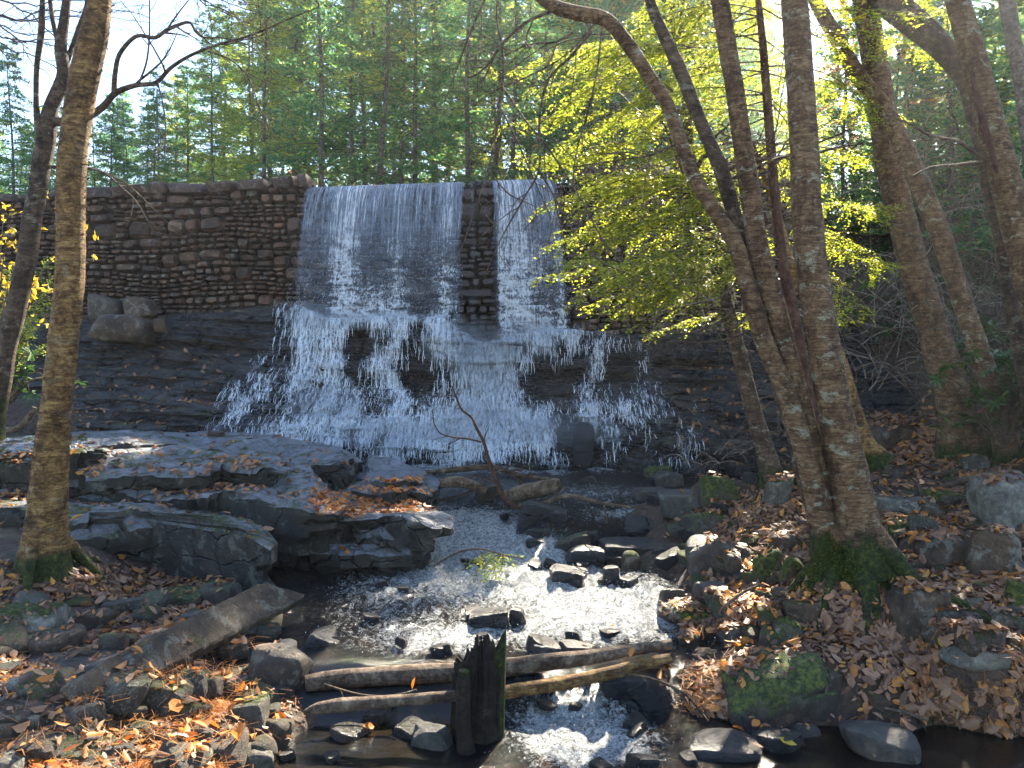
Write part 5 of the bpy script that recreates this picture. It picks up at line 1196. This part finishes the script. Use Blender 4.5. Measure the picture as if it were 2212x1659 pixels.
for i, (u, D, tv, lb) in enumerate(((1960,14,-60,'thin leaved tree with orange autumn leaves seen between the shaggy trunk and the scarred trunk'),(1830,16,30,'thin leaved orange tree behind the crossing of shaggy and leaning trunks'),(1190,30,330,'small golden tree low behind the right waterfall curtain'),(640,32,260,'small golden tree beyond the dam left of the waterfall'))): broadleaf(u, D, tv, lb, i)
# left white pine with bluish tufts, and low growth left of the dam
conifer(35, 15.5, 'pine', 250, 'low spreading conifer at the left border above the end of the dam', None, 77)
conifer(-60, 17, 'pine', 60, 'bluish conifer at the left border reaching into the sky', None, 78)

# ---------------------------------------------------------------- shrubs
def rhodo(u, v, D, sp, hgt, n, label, seed, leaf=.11, stems=6):
    g_ = np.random.default_rng(seed); b = P(u, v, D); rt = empty('rhododendron', b, label, 'shrub'); mb = MB(); V = []; Fq = []; nn = 0
    for i in range(n):
        tip = b + np.array([g_.normal() * sp, g_.normal() * sp * .5, hgt * g_.uniform(.15, 1.)]); s = np.linspace(0, 1, 8)[:, None]
        pth = b + (tip - b) * s + np.array([0, 0, .15]) * np.sin(s * 3.1) + g_.normal(size=(8, 3)) * .015; mb.tube(pth, np.linspace(.010, .004, 8), 4, cap=False)
        a0 = g_.uniform(0, 6.28); m = g_.integers(5, 9); ax = g_.normal(size=3) * .4 + [0, 0, 1]; ax /= np.linalg.norm(ax)
        e1 = np.cross(ax, [1, .1, 0]); e1 /= np.linalg.norm(e1); e2 = np.cross(ax, e1)
        for q in range(m):
            a = a0 + q * 6.28 / m; d = e1 * math.cos(a) + e2 * math.sin(a); dd = d * .9 + ax * g_.uniform(-.5, .5); dd /= np.linalg.norm(dd); sd = np.cross(dd, ax); sd /= np.linalg.norm(sd); upv = np.cross(sd, dd); L = leaf * g_.uniform(.7, 1.2); w = L * .17
            p = [tip, tip + dd * L * .35 - sd * w + upv * .01, tip + dd * L * .75 - sd * w * .9, tip + dd * L - upv * .015, tip + dd * L * .75 + sd * w * .9, tip + dd * L * .35 + sd * w + upv * .01]
            V += p; Fq += [[nn, nn + 1, nn + 2, nn + 3], [nn, nn + 3, nn + 4, nn + 5]]; nn += 6
    finish(mb, 'stems', 'twig', rt); part('leaves', mesh('leaves', np.array(V), np.array(Fq), M['rhodo']), rt)
rhodo(2170, 960, 7.9, .33, .95, 70, 'bright leaved rhododendron between the trunks near the right edge', 1)
rhodo(2225, 900, 8.6, .4, 1.1, 80, 'rhododendron at the right border behind the scarred trunk', 2)
rhodo(2130, 1000, 8.6, .25, .55, 30, 'low rhododendron sprig beside the foot of the thick shaggy trunk', 3)
for i, (u, v, D, sp, h, n) in enumerate(((1960,700,13,1.0,2.6,230),(2080,640,13.5,1.1,3.0,260),(1850,620,14,.9,2.4,200),(2200,600,13,1.0,3.2,240),(2010,820,11.5,.8,1.5,150),(1760,700,13.2,.8,1.9,160),(2150,760,11.3,.8,1.7,150))):
    rhodo(u, v, D, sp, h, n, ['dark evergreen bush in the shade between the shaggy trunk and its leaning neighbour', 'dark evergreen bush high on the slope behind the scarred trunk', 'evergreen bush on the slope behind the boughs right of the four stems', 'dark evergreen bush in the upper right shade behind the grey conifer trunk', 'low dark bush at the foot of the shaded slope', 'evergreen bush left of the shaggy trunk at dam height', 'dark bush at mid height near the right border'][i], 10 + i, .13)
rhodo(20, 870, 7.5, .25, .5, 26, 'small broad leaved sprig at the left border beside the dark forked tree', 30, .10)
for i, (u, v, D, s, lb) in enumerate(((1930,640,12.5,.42,'young dark hemlock behind the shaggy trunk on the slope'),(2040,600,12.2,.5,'young dark hemlock on the slope between leaning and scarred trunks'),(2160,560,12.5,.55,'young dark hemlock by the scarred trunk'),(1820,600,13,.42,'young hemlock at the right end of the dam'),(2240,540,11.5,.6,'young dark hemlock at the right border'),(1990,470,15,.6,'young hemlock on top of the rise'))):
    tm, bm_, cm, H = PR['pine'][2]; x = (u - CU) / F * D; o = bpy.data.objects.new('young_hemlock', None); COL.objects.link(o); o.location = (x, D, terrain(x, D, False)[0]); o.rotation_euler = (0, 0, i * 2.1); o.scale = (s, s, s * .85); tago(o, lb, 'tree')
    for nm, me in (('trunk', tm), ('bare_branches', bm_), ('crown', cm)): link(nm, me, o)
def thicket(u, v, D, w, h, n, label, seed):
    g_ = np.random.default_rng(seed); b = P(u, v, D); rt = empty('bare_shrub', b, label, 'shrub'); mb = MB()
    for i in range(n):
        p0 = b + np.array([g_.normal() * w * .3, g_.normal() * .3, g_.uniform(0, h * .5)]); a = g_.uniform(0, 6.28); v_ = np.array([math.cos(a) * .8, math.sin(a) * .5, g_.uniform(.2, 1.2)]); v_ /= np.linalg.norm(v_); path = [p0]
        L = g_.uniform(.5, 1.) * w; c = np.array([g_.normal() * .6, g_.normal() * .4, -g_.uniform(.6, 2.4)])
        for s in range(16): v_ = v_ + c / 16 + g_.normal(size=3) * .10; v_ /= np.linalg.norm(v_); path.append(path[-1] + v_ * L / 16)
        path = np.array(path); rr = np.linspace(.008, .002, 17); mb.tube(path, rr, 4, cap=False); grow(mb, path, rr, g_, 2, 5, .5, .8, .8, 3, 1.)
    finish(mb, 'branches', 'paletwig', rt)
thicket(1880, 860, 9.2, 1.5, 2.2, 34, 'tangle of bare curving twigs in the shade between the four stems and the shaggy trunk', 1)
thicket(1960, 720, 10, 1.6, 2.2, 26, 'bare tangled shrub higher up behind the shaggy trunk', 2)
thicket(2150, 800, 9.6, 1.6, 2.4, 26, 'bare shrub with arching stems between the leaning trunk and the right border', 3)
thicket(1940, 420, 11, 2.0, 2.0, 26, 'sunlit tangle of bare twigs high between the shaggy and scarred trunks', 11)
thicket(2120, 520, 10.5, 2.0, 2.0, 26, 'bare twigs crossing behind the scarred trunk', 12)
thicket(2050, 250, 12, 2.2, 2.0, 24, 'bare sunlit twigs under the slanting trunk in the upper right', 13)
thicket(1600, 720, 9.0, 1.3, 1.0, 22, 'fan of pale bare twigs over the dry ledges left of the slim trunk', 4)
thicket(1570, 1010, 9.2, .8, .35, 12, 'low bare twiggy shrub at the right end of the pool', 5)
def stick(L, D, label, mat='darkbark', name='branch', seed=0, tw=0, D2=None, cat='branch', k=10, kk=.5):
    q, w = pix_path(L, D, .04, D2); c = q[len(q) // 2]; mb = MB(); mb.tube(q, w, k, rough=.10, seed=seed, freq=9); g_ = np.random.default_rng(seed)
    if tw: grow(mb, q, w, g_, 2, tw, kk, .8, .1, 4, .5)
    V = mb.arr(); m = mb.mesh(name, M[mat], True, {'moss': np.full(mb.n, -.3)}); return single(name, m, c, label, cat)
def sapling(name, label, base, D, tips, leafmat, seed, kind='hem'):
    g_ = np.random.default_rng(seed); b = P(base[0], base[1], D); rt = empty(name, b, label, 'shrub'); mbw = MB(); LQ = []; C = []
    for (u, v) in tips:
        p1 = P(u, v, D + g_.uniform(-.3, .3))
        if kind == 'hem': spray_branch(mbw, LQ, b + (p1 - b) * .15, p1, g_, .3, .006, 60, .22, .03, 1.)
        else:
            s = np.linspace(0, 1, 10)[:, None]; pth = b + (p1 - b) * s + np.array([0, 0, .2]) * np.sin(s * 3.1); rr = np.linspace(.006, .002, 10); mbw.tube(pth, rr, 4, cap=False); cc = []; grow(mbw, pth, rr, g_, 2, 5, .3, .8, .1, 3, .5, cc); C += [q[-2:] for q in cc]
    if kind != 'hem': C = np.vstack(C); C = C[g_.random(len(C)) < .55]; part('leaves', mesh('leaves', *leafquads(C, .06, g_), M[leafmat]), rt)
    else: part('leaves', mesh('leaves', *quads(LQ), M[leafmat]), rt)
    finish(mbw, 'stems', 'twig', rt)
sapling('hemlock_sapling', 'young green hemlock at the left border behind the dark forked tree', (-20, 860), 8.6, [(60,600),(110,560),(20,580),(130,640),(90,690),(40,700),(110,740),(10,650),(70,640),(120,600),(60,760)], 'pineyel', 5)
sapling('yellow_sapling', 'thin sapling with a few yellow leaves around the foot of the dark forked tree', (-10, 760), 7.2, [(30,430),(80,620),(120,600),(20,500),(60,530),(110,430),(150,650),(10,460),(200,500),(230,560)], 'yellowleaf', 6, 'leaf')
sapling('hemlock_sprig', 'torn green hemlock sprig caught in the rapids below the arching twig', (1085, 1190), 6.35, [(1065,1240),(1040,1235),(1090,1225),(1030,1215)], 'pineyel', 7)
D8 = 8.0
stick([(1134,1106,11),(1110,1092,10),(1090,1076,10),(1070,1030,8),(1062,1008,8),(1054,986,7),(1044,953,7),(1030,926,6),(1017,900,5),(1000,888,5),(984,853,4),(975,833,2)], D8, 'thin dead branch standing upright out of the driftwood in front of the falls', 'redbark', seed=3, tw=3, kk=.5)
stick([(1040,955,4),(1010,948,4),(975,944,3),(950,935,3),(938,915,2.5),(934,885,2)], D8 - .03, 'thin side twig curling left off the upright dead branch', 'redbark', seed=4, tw=4, kk=.3)
stick([(1092,1073,30),(1120,1066,34),(1160,1058,36),(1200,1048,34),(1212,1044,22)], 8.3, 'short thick grey log lodged in the driftwood at the pool outlet', 'palewood', 'log', 5, 0, None, 'log', 16)
stick([(1120,1092,9),(1180,1086,10),(1214,1072,10),(1247,1073,10),(1277,1082,9),(1337,1092,6),(1400,1100,3)], 7.9, 'crooked pale branch lit by the sun across the head of the rapids', 'palewood', seed=6, tw=4, kk=.3)
stick([(925,1020,8),(990,1014,14),(1060,1010,14),(1130,1028,10),(1200,1035,6)], 8.5, 'dark sodden bough lying along the edge of the pool', 'darkbark', seed=7, tw=6, kk=.5)
stick([(900,1082,4),(960,1078,5),(1020,1060,5),(1060,1030,4),(1090,1010,3)], 8.2, 'thin dark stick slanting through the driftwood', 'darkbark', seed=8, tw=5, kk=.4)
stick([(950,1045,20),(985,1040,26),(1020,1048,22),(1050,1060,12)], 8.2, 'pale rotten chunk of wood with leaves caught on it at the pool outlet', 'palewood', 'log', 9, 0, None, 'log', 14)
stick([(935,1225,3),(960,1208,4),(1000,1190,5),(1040,1186,4),(1080,1196,3),(1130,1207,2)], 6.3, 'thin dark twig arching over the foaming rapids', 'darkbark', seed=10, tw=3, kk=.25)
stick([(660,1476,34),(700,1470,40),(800,1462,41),(900,1456,41),(975,1452,40),(1080,1444,40),(1180,1430,37),(1270,1420,32),(1350,1406,26),(1450,1392,20)], 4.55, 'long smooth brown log lying across the stream behind the mossy stump', 'palewood', 'log', 11, 0, 4.75, 'log', 20)
stick([(1060,1502,28),(1120,1490,30),(1200,1479,30),(1280,1462,28),(1350,1445,26),(1410,1429,26),(1448,1421,20)], 4.5, 'rough barked log with pale lichen lying below the long smooth one', 'birch', 'log', 12, 0, 4.65, 'log', 18)
stick([(657,1540,10),(680,1532,24),(730,1524,32),(800,1518,27),(880,1512,25),(985,1503,24)], 4.2, 'splintered pale log ending left of the mossy stump', 'palewood', 'log', 13, 0, None, 'log', 16)
stick([(700,1478,5),(735,1490,6),(800,1505,8),(870,1500,7),(900,1490,4)], 4.4, 'thin stick lying on the splintered log', 'darkbark', seed=14, tw=3, kk=.2)
stick([(1600,1345,3),(1560,1320,7),(1590,1290,8),(1620,1272,6),(1650,1262,4)], 5.0, 'bare pale stick on the leaves above the small black wet stone', 'palewood', seed=15, tw=2, kk=.2)
stick([(2010,1060,10),(2050,1048,13),(2091,1036,15),(2150,1030,15),(2240,1026,15)], 7.1, 'black fallen bough lying above the big lichened boulder', 'darkbark', seed=16, tw=2)
stick([(1880,1060,6),(1960,1040,10),(2040,1022,12),(2120,1016,12),(2230,1004,13)], 7.9, 'dark fallen limb on the bank before the thick shaggy trunk', 'darkbark', seed=17, tw=3)
stick([(1912,1530,5),(1960,1540,7),(1990,1552,7),(2005,1556,4)], 4.3, 'yellow brown stick over the edge of the dark pool', 'palewood', seed=18, tw=2, kk=.15)
stick([(5,930,12),(40,925,14),(60,905,13),(75,880,10)], 8.5, 'pale forked driftwood on the rock shelf behind the birch', 'palewood', seed=19, tw=2, kk=.2)
stick([(1330,1452,3),(1420,1470,5),(1480,1500,6),(1530,1560,4)], 4.4, 'bare root like twig hanging off the bank right of the logs', 'darkbark', seed=20, tw=5, kk=.25)

# the rotten mossy stump post -------------------------------------------------
def stump():
    D = 4.25; b = P(1030, 1700, D); rt = empty('tree_stump', b, 'rotten black post like stump with green moss down its edges, holding the logs', 'stump')
    n, k = 80, 110; zt = P(1030, 1388, D)[2]; zb = b[2] - .1; th = np.linspace(0, 2 * np.pi, k, endpoint=False); zz = np.linspace(0, 1, n)
    T, Z = np.meshgrid(th, zz); R = .135 * (1 + .12 * np.sign(np.cos(2 * T)) * abs(np.cos(2 * T)) ** .5); R = R * (1 + .10 * fbm(v3(np.cos(T).ravel() * 3, np.sin(T).ravel() * 3, Z.ravel() * 1.5), 4, 5).reshape(T.shape) + .20 * np.minimum(0, .25 - abs(fbm(v3(np.cos(T).ravel() * 6, np.sin(T).ravel() * 6, Z.ravel() * 1.2), 3, 8)) * 2).reshape(T.shape))
    X = R * np.cos(T) + .015 * Z; Y = R * np.sin(T) * .8
    topz = zt - .0 - .17 * sm(.02, -.10, X) - .26 * np.clip(fbm(v3(X.ravel() * 20, Y.ravel() * 20, 0), 3, 6), -.3, .6).reshape(X.shape)
    H = zb + (topz - zb) * Z; V = np.stack([X + b[0] , Y + b[1], H], -1).reshape(-1, 3)
    mb = MB(); mb.add(V, grid_faces(n, k, True)); top = V[-k:]; mid = top.mean(0) - [0, 0, .10]
    mb.add(np.vstack([top, (top + mid) / 2 - [0, 0, .04], mid[None]]), [[i, (i + 1) % k, k + (i + 1) % k, k + i] for i in range(k)]); mb.add(np.vstack([(top + mid) / 2 - [0, 0, .04], mid[None]]), [[i, (i + 1) % k, k] for i in range(k)])
    A = mb.arr(); ms = np.clip(.42 * sm(.07, .13, A[:, 0] - b[0]) + .30 * sm(zt - .25, zt, A[:, 2]) + .35 * fbm(A * 5, 4, 4) + .12, -.3, .8)
    part('post', mb.mesh('post', M['stump'], True, {'moss': ms}), rt)
    p, w = pix_path([(1003,1448,24),(1002,1480,30),(1000,1550,34),(1008,1640,40),(1010,1710,44)], D - .16); mb = MB(); mb.tube(p, w, 12, rough=.3, freq=14); A = mb.arr()
    part('splinter', mb.mesh('splinter', M['stump'], True, {'moss': np.clip(.6 * sm(zt - .20, zt - .08, A[:, 2]) + .1, 0, 1.)}), rt)
stump()

# ---------------------------------------------------------------- leaves on the ground
VV = []; FF = []; n0 = 0; NG = None
for V, Fc in SOLID:
    if NG is None: NG = 2 * len(Fc)
    VV.append(V); f = Fc if Fc.shape[1] == 3 else np.vstack([Fc[:, :3], Fc[:, [0, 2, 3]]]); FF.append(f + n0); n0 += len(V)
BVH = BVHTree.FromPolygons(np.vstack(VV).tolist(), np.vstack(FF).tolist())
def onto(poly, n, seed, minz=.35, zabove=.015, jitter=.0, Dmax=14, rockskip=.6):
    """points on whatever solid lies there, seen through an area of the photo"""
    r = np.random.default_rng(seed); us = [p[0] for p in poly]; vs = [p[1] for p in poly]; out = []; nor = []; tries = 0
    while len(out) < n and tries < n * 8:
        tries += 1; u = r.uniform(min(us), max(us)); v = r.uniform(min(vs), max(vs)); c = False; j = len(poly) - 1
        for i in range(len(poly)):
            if (poly[i][1] > v) != (poly[j][1] > v) and u < (poly[j][0] - poly[i][0]) * (v - poly[i][1]) / (poly[j][1] - poly[i][1]) + poly[i][0]: c = not c
            j = i
        if not c: continue
        d = ray(u, v); h = BVH.ray_cast(Vector((0, 0, 0)), Vector(d))
        if h[0] is None or h[0].y > Dmax: continue
        p = np.array(h[0]) + r.normal(size=3) * np.array([.10, .16, 0]) ; h = BVH.ray_cast(Vector((p[0], p[1], p[2] + .35)), Vector((0, 0, -1)))
        if h[0] is None: continue
        p = np.array(h[0]); nz = abs(h[1].z)
        if h[2] >= NG and (nz < .75 or r.random() < (.93 if v > 1270 and u < 640 and rockskip else rockskip)): continue
        if nz < minz or p[2] < water_z(p[0], p[1]) + zabove: continue
        out.append(p); nor.append(np.array(h[1]) * (1 if h[1].z > 0 else -1))
    return np.array(out).reshape(-1, 3), np.array(nor).reshape(-1, 3)
def lay_leaves(C, N, size, r, fold=.3, width=.5, lift=.012):
    n = len(C); s = size * r.uniform(.55, 1.25, n)[:, None]; up = N + r.normal(size=(n, 3)) * .28; up /= np.linalg.norm(up, axis=1)[:, None]
    d = np.cross(up, r.normal(size=(n, 3))); d /= np.linalg.norm(d, axis=1)[:, None]; sd = np.cross(d, up)
    f = fold * r.uniform(-.7, 1.5, n)[:, None]; cv = r.uniform(-.2, .35, n)[:, None]; w = width * r.uniform(.7, 1.15, n)[:, None]; C = C + up * (lift * r.uniform(.3, 2., n)[:, None])
    pts = [C + s * ((a - .5) * d + b_ * w * sd + (h * f * w + cv * (4 * (a - .5) ** 2)) * up) for a, b_, h in ((0, 0, 0), (.3, -.5, 1), (.7, -.42, 1.), (1, 0, 0), (.7, .42, 1.), (.3, .5, 1))]
    i = 6 * np.arange(n)[:, None]; return np.stack(pts, 1).reshape(-1, 3), np.vstack([i + [0, 1, 2, 3], i + [0, 3, 4, 5]])
def litter(areas, name, mat, size, seed, lbl):
    Vs = []; Fs = []; m = 0; r = np.random.default_rng(seed)
    for poly, n, sz in areas:
        C, N = onto(poly, n, seed + m % 9973, rockskip=0. if poly[0][1] < 1150 and poly[0][0] < 1000 or poly[0] == (460,1300) else .6)
        if not len(C): continue
        V, Fc = lay_leaves(C, N, sz, r); Vs.append(V); Fs.append(Fc + m); m += len(V)
    o = link(name, mesh(name, np.vstack(Vs), np.vstack(Fs), M[mat])); o['kind'] = 'stuff'; tago(o, lbl, 'leaves'); return o
litter([([(2230,930),(2950,900),(3000,1560),(2230,1500)], 3200, .09), ([(-700,1200),(0,1240),(0,1600),(-700,1600)], 1500, .085), ([(1700,1150),(1760,1000),(1900,960),(2230,1000),(2230,1500),(2050,1520),(1880,1460),(1790,1350),(1560,1380),(1450,1340),(1600,1200)], 3100, .085),
        ([(1830,1330),(2230,1380),(2230,1500),(2050,1500),(1860,1440)], 1000, .075), ([(1500,1090),(1720,1040),(1740,1180),(1560,1200)], 1400, .08), ([(1450,1340),(1560,1330),(1600,1400),(1540,1560),(1440,1500)], 700, .08),
        ([(1700,900),(2230,880),(2230,1000),(1700,1010)], 2500, .10), ([(0,1240),(560,1240),(600,1330),(180,1400),(0,1320)], 800, .085), ([(0,1380),(600,1340),(600,1420),(150,1560),(0,1560)], 520, .08),
        ([(0,1560),(560,1540),(600,1680),(0,1680)], 250, .08), ([(-50,940),(760,940),(700,1060),(560,1130),(-50,1120)], 420, .09), ([(420,1020),(560,1020),(520,1080),(440,1060)], 140, .08), ([(0,1000),(130,1000),(60,1080),(0,1080)], 150, .09),
        ([(180,740),(520,740),(450,920),(160,930)], 260, .09), ([(1440,720),(1640,720),(1640,1000),(1480,1000)], 320, .09), ([(1170,1430),(1500,1370),(1500,1420),(1400,1440)], 60, .08), ([(1450,1340),(1600,1100),(1760,1000),(2230,1000),(2230,1500),(1880,1460),(1560,1480)], 3600, .04), ([(0,1240),(600,1240),(600,1660),(0,1660)], 3000, .038)], 'leaf_litter', 'litter', .08, 21, 'brown fallen leaves covering the banks and caught on the rocks')
litter([([(690,1066),(900,1066),(950,1100),(700,1112)], 620, .07), ([(0,1590),(260,1570),(300,1640),(100,1680),(0,1680)], 330, .085), ([(390,1390),(540,1410),(550,1500),(430,1490)], 170, .07), ([(250,1540),(500,1530),(520,1600),(330,1640),(240,1600)], 200, .075),
        ([(1480,1390),(1580,1390),(1560,1500),(1480,1480)], 120, .08), ([(1480,1280),(1700,1280),(1600,1340)], 120, .07), ([(1900,1120),(2100,1120),(2050,1180),(1930,1180)], 110, .075)], 'orange_leaf_litter', 'litterorange', .08, 22, 'bright orange fallen leaves in sunlit heaps')
def needles(areas, seed):
    r = np.random.default_rng(seed); V = []; 
    for poly, n in areas:
        C, N = onto(poly, n // 6, seed); C = np.repeat(C, 6, 0) + r.normal(size=(len(C) * 6, 3)) * [.05, .05, .012] + [0, 0, .02]; k = len(C)
        d = r.normal(size=(k, 3)) * [1, 1, .35]; d /= np.linalg.norm(d, axis=1)[:, None]; s = np.cross(d, [0, 0, 1.]); s /= np.linalg.norm(s, axis=1)[:, None]; l = r.uniform(.03, .06, k)[:, None]
        V.append(np.stack([C - d * l - s * .0011, C - d * l + s * .0011, C + d * l + s * .0008 , C + d * l - s * .0008], 1).reshape(-1, 3))
    V = np.vstack(V); o = link('fallen_needles', mesh('fallen_needles', V, np.arange(len(V)).reshape(-1, 4), M['needle'])); o['kind'] = 'stuff'; tago(o, 'orange fallen pine needles lying in drifts on stones and logs', 'needles')
needles([([(390,1390),(560,1410),(550,1500),(420,1490)], 1500), ([(250,1540),(500,1530),(520,1610),(330,1640),(240,1600)], 2000), ([(460,1290),(650,1310),(640,1390),(520,1380)], 500), ([(2000,1500),(2230,1520),(2230,1600),(2030,1600)], 1200), ([(0,1560),(250,1580),(100,1659)], 900), ([(1440,1380),(1560,1400),(1500,1520)], 900)], 4)
# single leaves one can point at, near the camera
r = np.random.default_rng(33); lm = []
for i, (mt, w) in enumerate((('litter', .5), ('litter', .62), ('litterorange', .5), ('litterorange', .42), ('yellowleaf', .5), ('litter', .45))):
    V, Fc = lay_leaves(np.zeros((1, 3)), np.array([[0, 0, 1.]]), .11, np.random.default_rng(i + 3), .35, w, 0); lm.append(mesh('fallen_leaf', V, Fc, M[mt]))
def one_leaf(p, N, i, label, group=None, s=1.):
    o = link('fallen_leaf', lm[i], None, p); q = Vector(N + r.normal(size=3) * .2).to_track_quat('Z', 'Y').to_euler(); o.rotation_euler = q; o.rotation_euler.rotate_axis('Z', r.uniform(0, 6.28)); o.scale = (s,) * 3; tago(o, label, 'leaf', group)
for poly, n, lb, gp, ids in (([(1830,1330),(2230,1360),(2230,1500),(2050,1500),(1860,1440)], 90, 'large tan beech leaf in the drift on the lower right bank', 'leaves of the lower right drift', (0, 1, 5)),
        ([(1780,1340),(1900,1330),(1920,1450),(1790,1470)], 40, 'curled brown leaf in the pile just below the mossy roots', 'leaves piled below the mossy roots', (0, 1, 5)),
        ([(0,1560),(560,1530),(600,1659),(0,1659)], 50, 'orange leaf in the sunlit patches of the lower left corner', 'orange leaves of the lower left corner', (2, 3)),
        ([(1470,1380),(1600,1400),(1580,1520),(1460,1500)], 26, 'orange brown leaf on the bank right of the log ends', 'leaves by the log ends', (0, 2, 3))):
    C, N = onto(poly, n, 77 + n)
    for c_, n_ in zip(C, N): one_leaf(c_ + n_ * .03, n_, ids[r.integers(len(ids))], lb, gp, r.uniform(.6, 1.05))
for u, v, i, lb, s in ((1683,1415,0,'single pale veined leaf standing on the mossy top of the large boulder',.8),(1363,1412,3,'orange leaf lying on the long log near its right end',.8),(1700,1628,4,'yellow spotted leaf floating at the edge of the white water',.9),(2033,1397,4,'yellow leaf on the pale green grey stone',.8),(890,1482,3,'orange leaf on the splintered log left of the stump',.7),(1888,1640,0,'tan leaf floating beside the foam line in the dark pool',.8),(800,1573,3,'yellow orange leaf standing between the bottom stones',.9)):
    d = ray(u, v); h = BVH.ray_cast(Vector((0, 0, 0)), Vector(d)); p = np.array(h[0]); wz = water_z(p[0], p[1])
    if v in (1412, 1482): p = P(u, v, 4.5)
    elif p[2] < wz: p = d * (wz / d[2]); p = p + [0, 0, .03]
    one_leaf(p + [0, 0, .02], np.array([0, -.3, 1.]), i, lb, None, s)
# ---------------------------------------------------------------- camera, sun and sky
cam = bpy.data.cameras.new('camera'); co = bpy.data.objects.new('camera', cam); COL.objects.link(co)
cam.sensor_width = 36; cam.lens = 36 * F / 2212; cam.clip_end = 3000; cam.clip_start = .05
co.location = (0, 0, 0); co.rotation_euler = (math.radians(90) - PITCH, 0, 0); S.camera = co
W = bpy.data.worlds.new('World'); S.world = W; W.use_nodes = True; nt = W.node_tree
sky = nt.nodes.new('ShaderNodeTexSky'); sky.sky_type = 'NISHITA'; sky.sun_disc = False
sky.sun_elevation = SUN_EL; sky.sun_rotation = SUN_AZ; sky.altitude = 300; sky.air_density = 1.0; sky.dust_density = .15; sky.ozone_density = 1.2
bg = nt.nodes['Background']; nt.links.new(sky.outputs[0], bg.inputs[0]); bg.inputs[1].default_value = SKY
sl = bpy.data.lights.new('sun', 'SUN'); sl.energy = SUNE; sl.angle = math.radians(.5); sl.color = (1, .89, .71)
so = bpy.data.objects.new('sun', sl); COL.objects.link(so); so.location = (10, 20, 15)
d = Vector((math.sin(SUN_AZ) * math.cos(SUN_EL), math.cos(SUN_AZ) * math.cos(SUN_EL), math.sin(SUN_EL)))
so.rotation_euler = d.to_track_quat('Z', 'Y').to_euler()
S.view_settings.view_transform = 'Standard'; S.view_settings.look = 'None'; S.view_settings.gamma = 1; S.view_settings.exposure = EXPO
S.render.engine = 'CYCLES'
c = S.cycles
c.max_bounces = 6; c.diffuse_bounces = 3; c.glossy_bounces = 2; c.transmission_bounces = 4; c.transparent_max_bounces = 12
c.sample_clamp_indirect = 6; c.caustics_reflective = False; c.caustics_refractive = False; c.use_denoising = True
# the hazy sunlit air
HZ = NT('haze'); pv = HZ.n('VolumePrincipled', {'Color': (.95, .97, 1, 1), 'Density': HAZE, 'Anisotropy': .72}); HZ.t.links.new(pv.outputs[0], HZ.out.inputs[1])
def hazebox():
    x0, x1, y0, y1, z0, z1 = -401, 401, -61, 501, -6, 32
    V = [(x, y, z) for x in (x0, x1) for y in (y0, y1) for z in (z0, z1)]
    Fq = [[0, 1, 3, 2], [4, 6, 7, 5], [0, 4, 5, 1], [2, 3, 7, 6], [0, 2, 6, 4], [1, 5, 7, 3]]
    o = link('haze', mesh('haze', V, np.array(Fq), HZ.m, False)); o['kind'] = 'stuff'; tago(o, 'thin bright haze hanging in the sunlit air of the wood', 'haze')
if HAZE: hazebox()
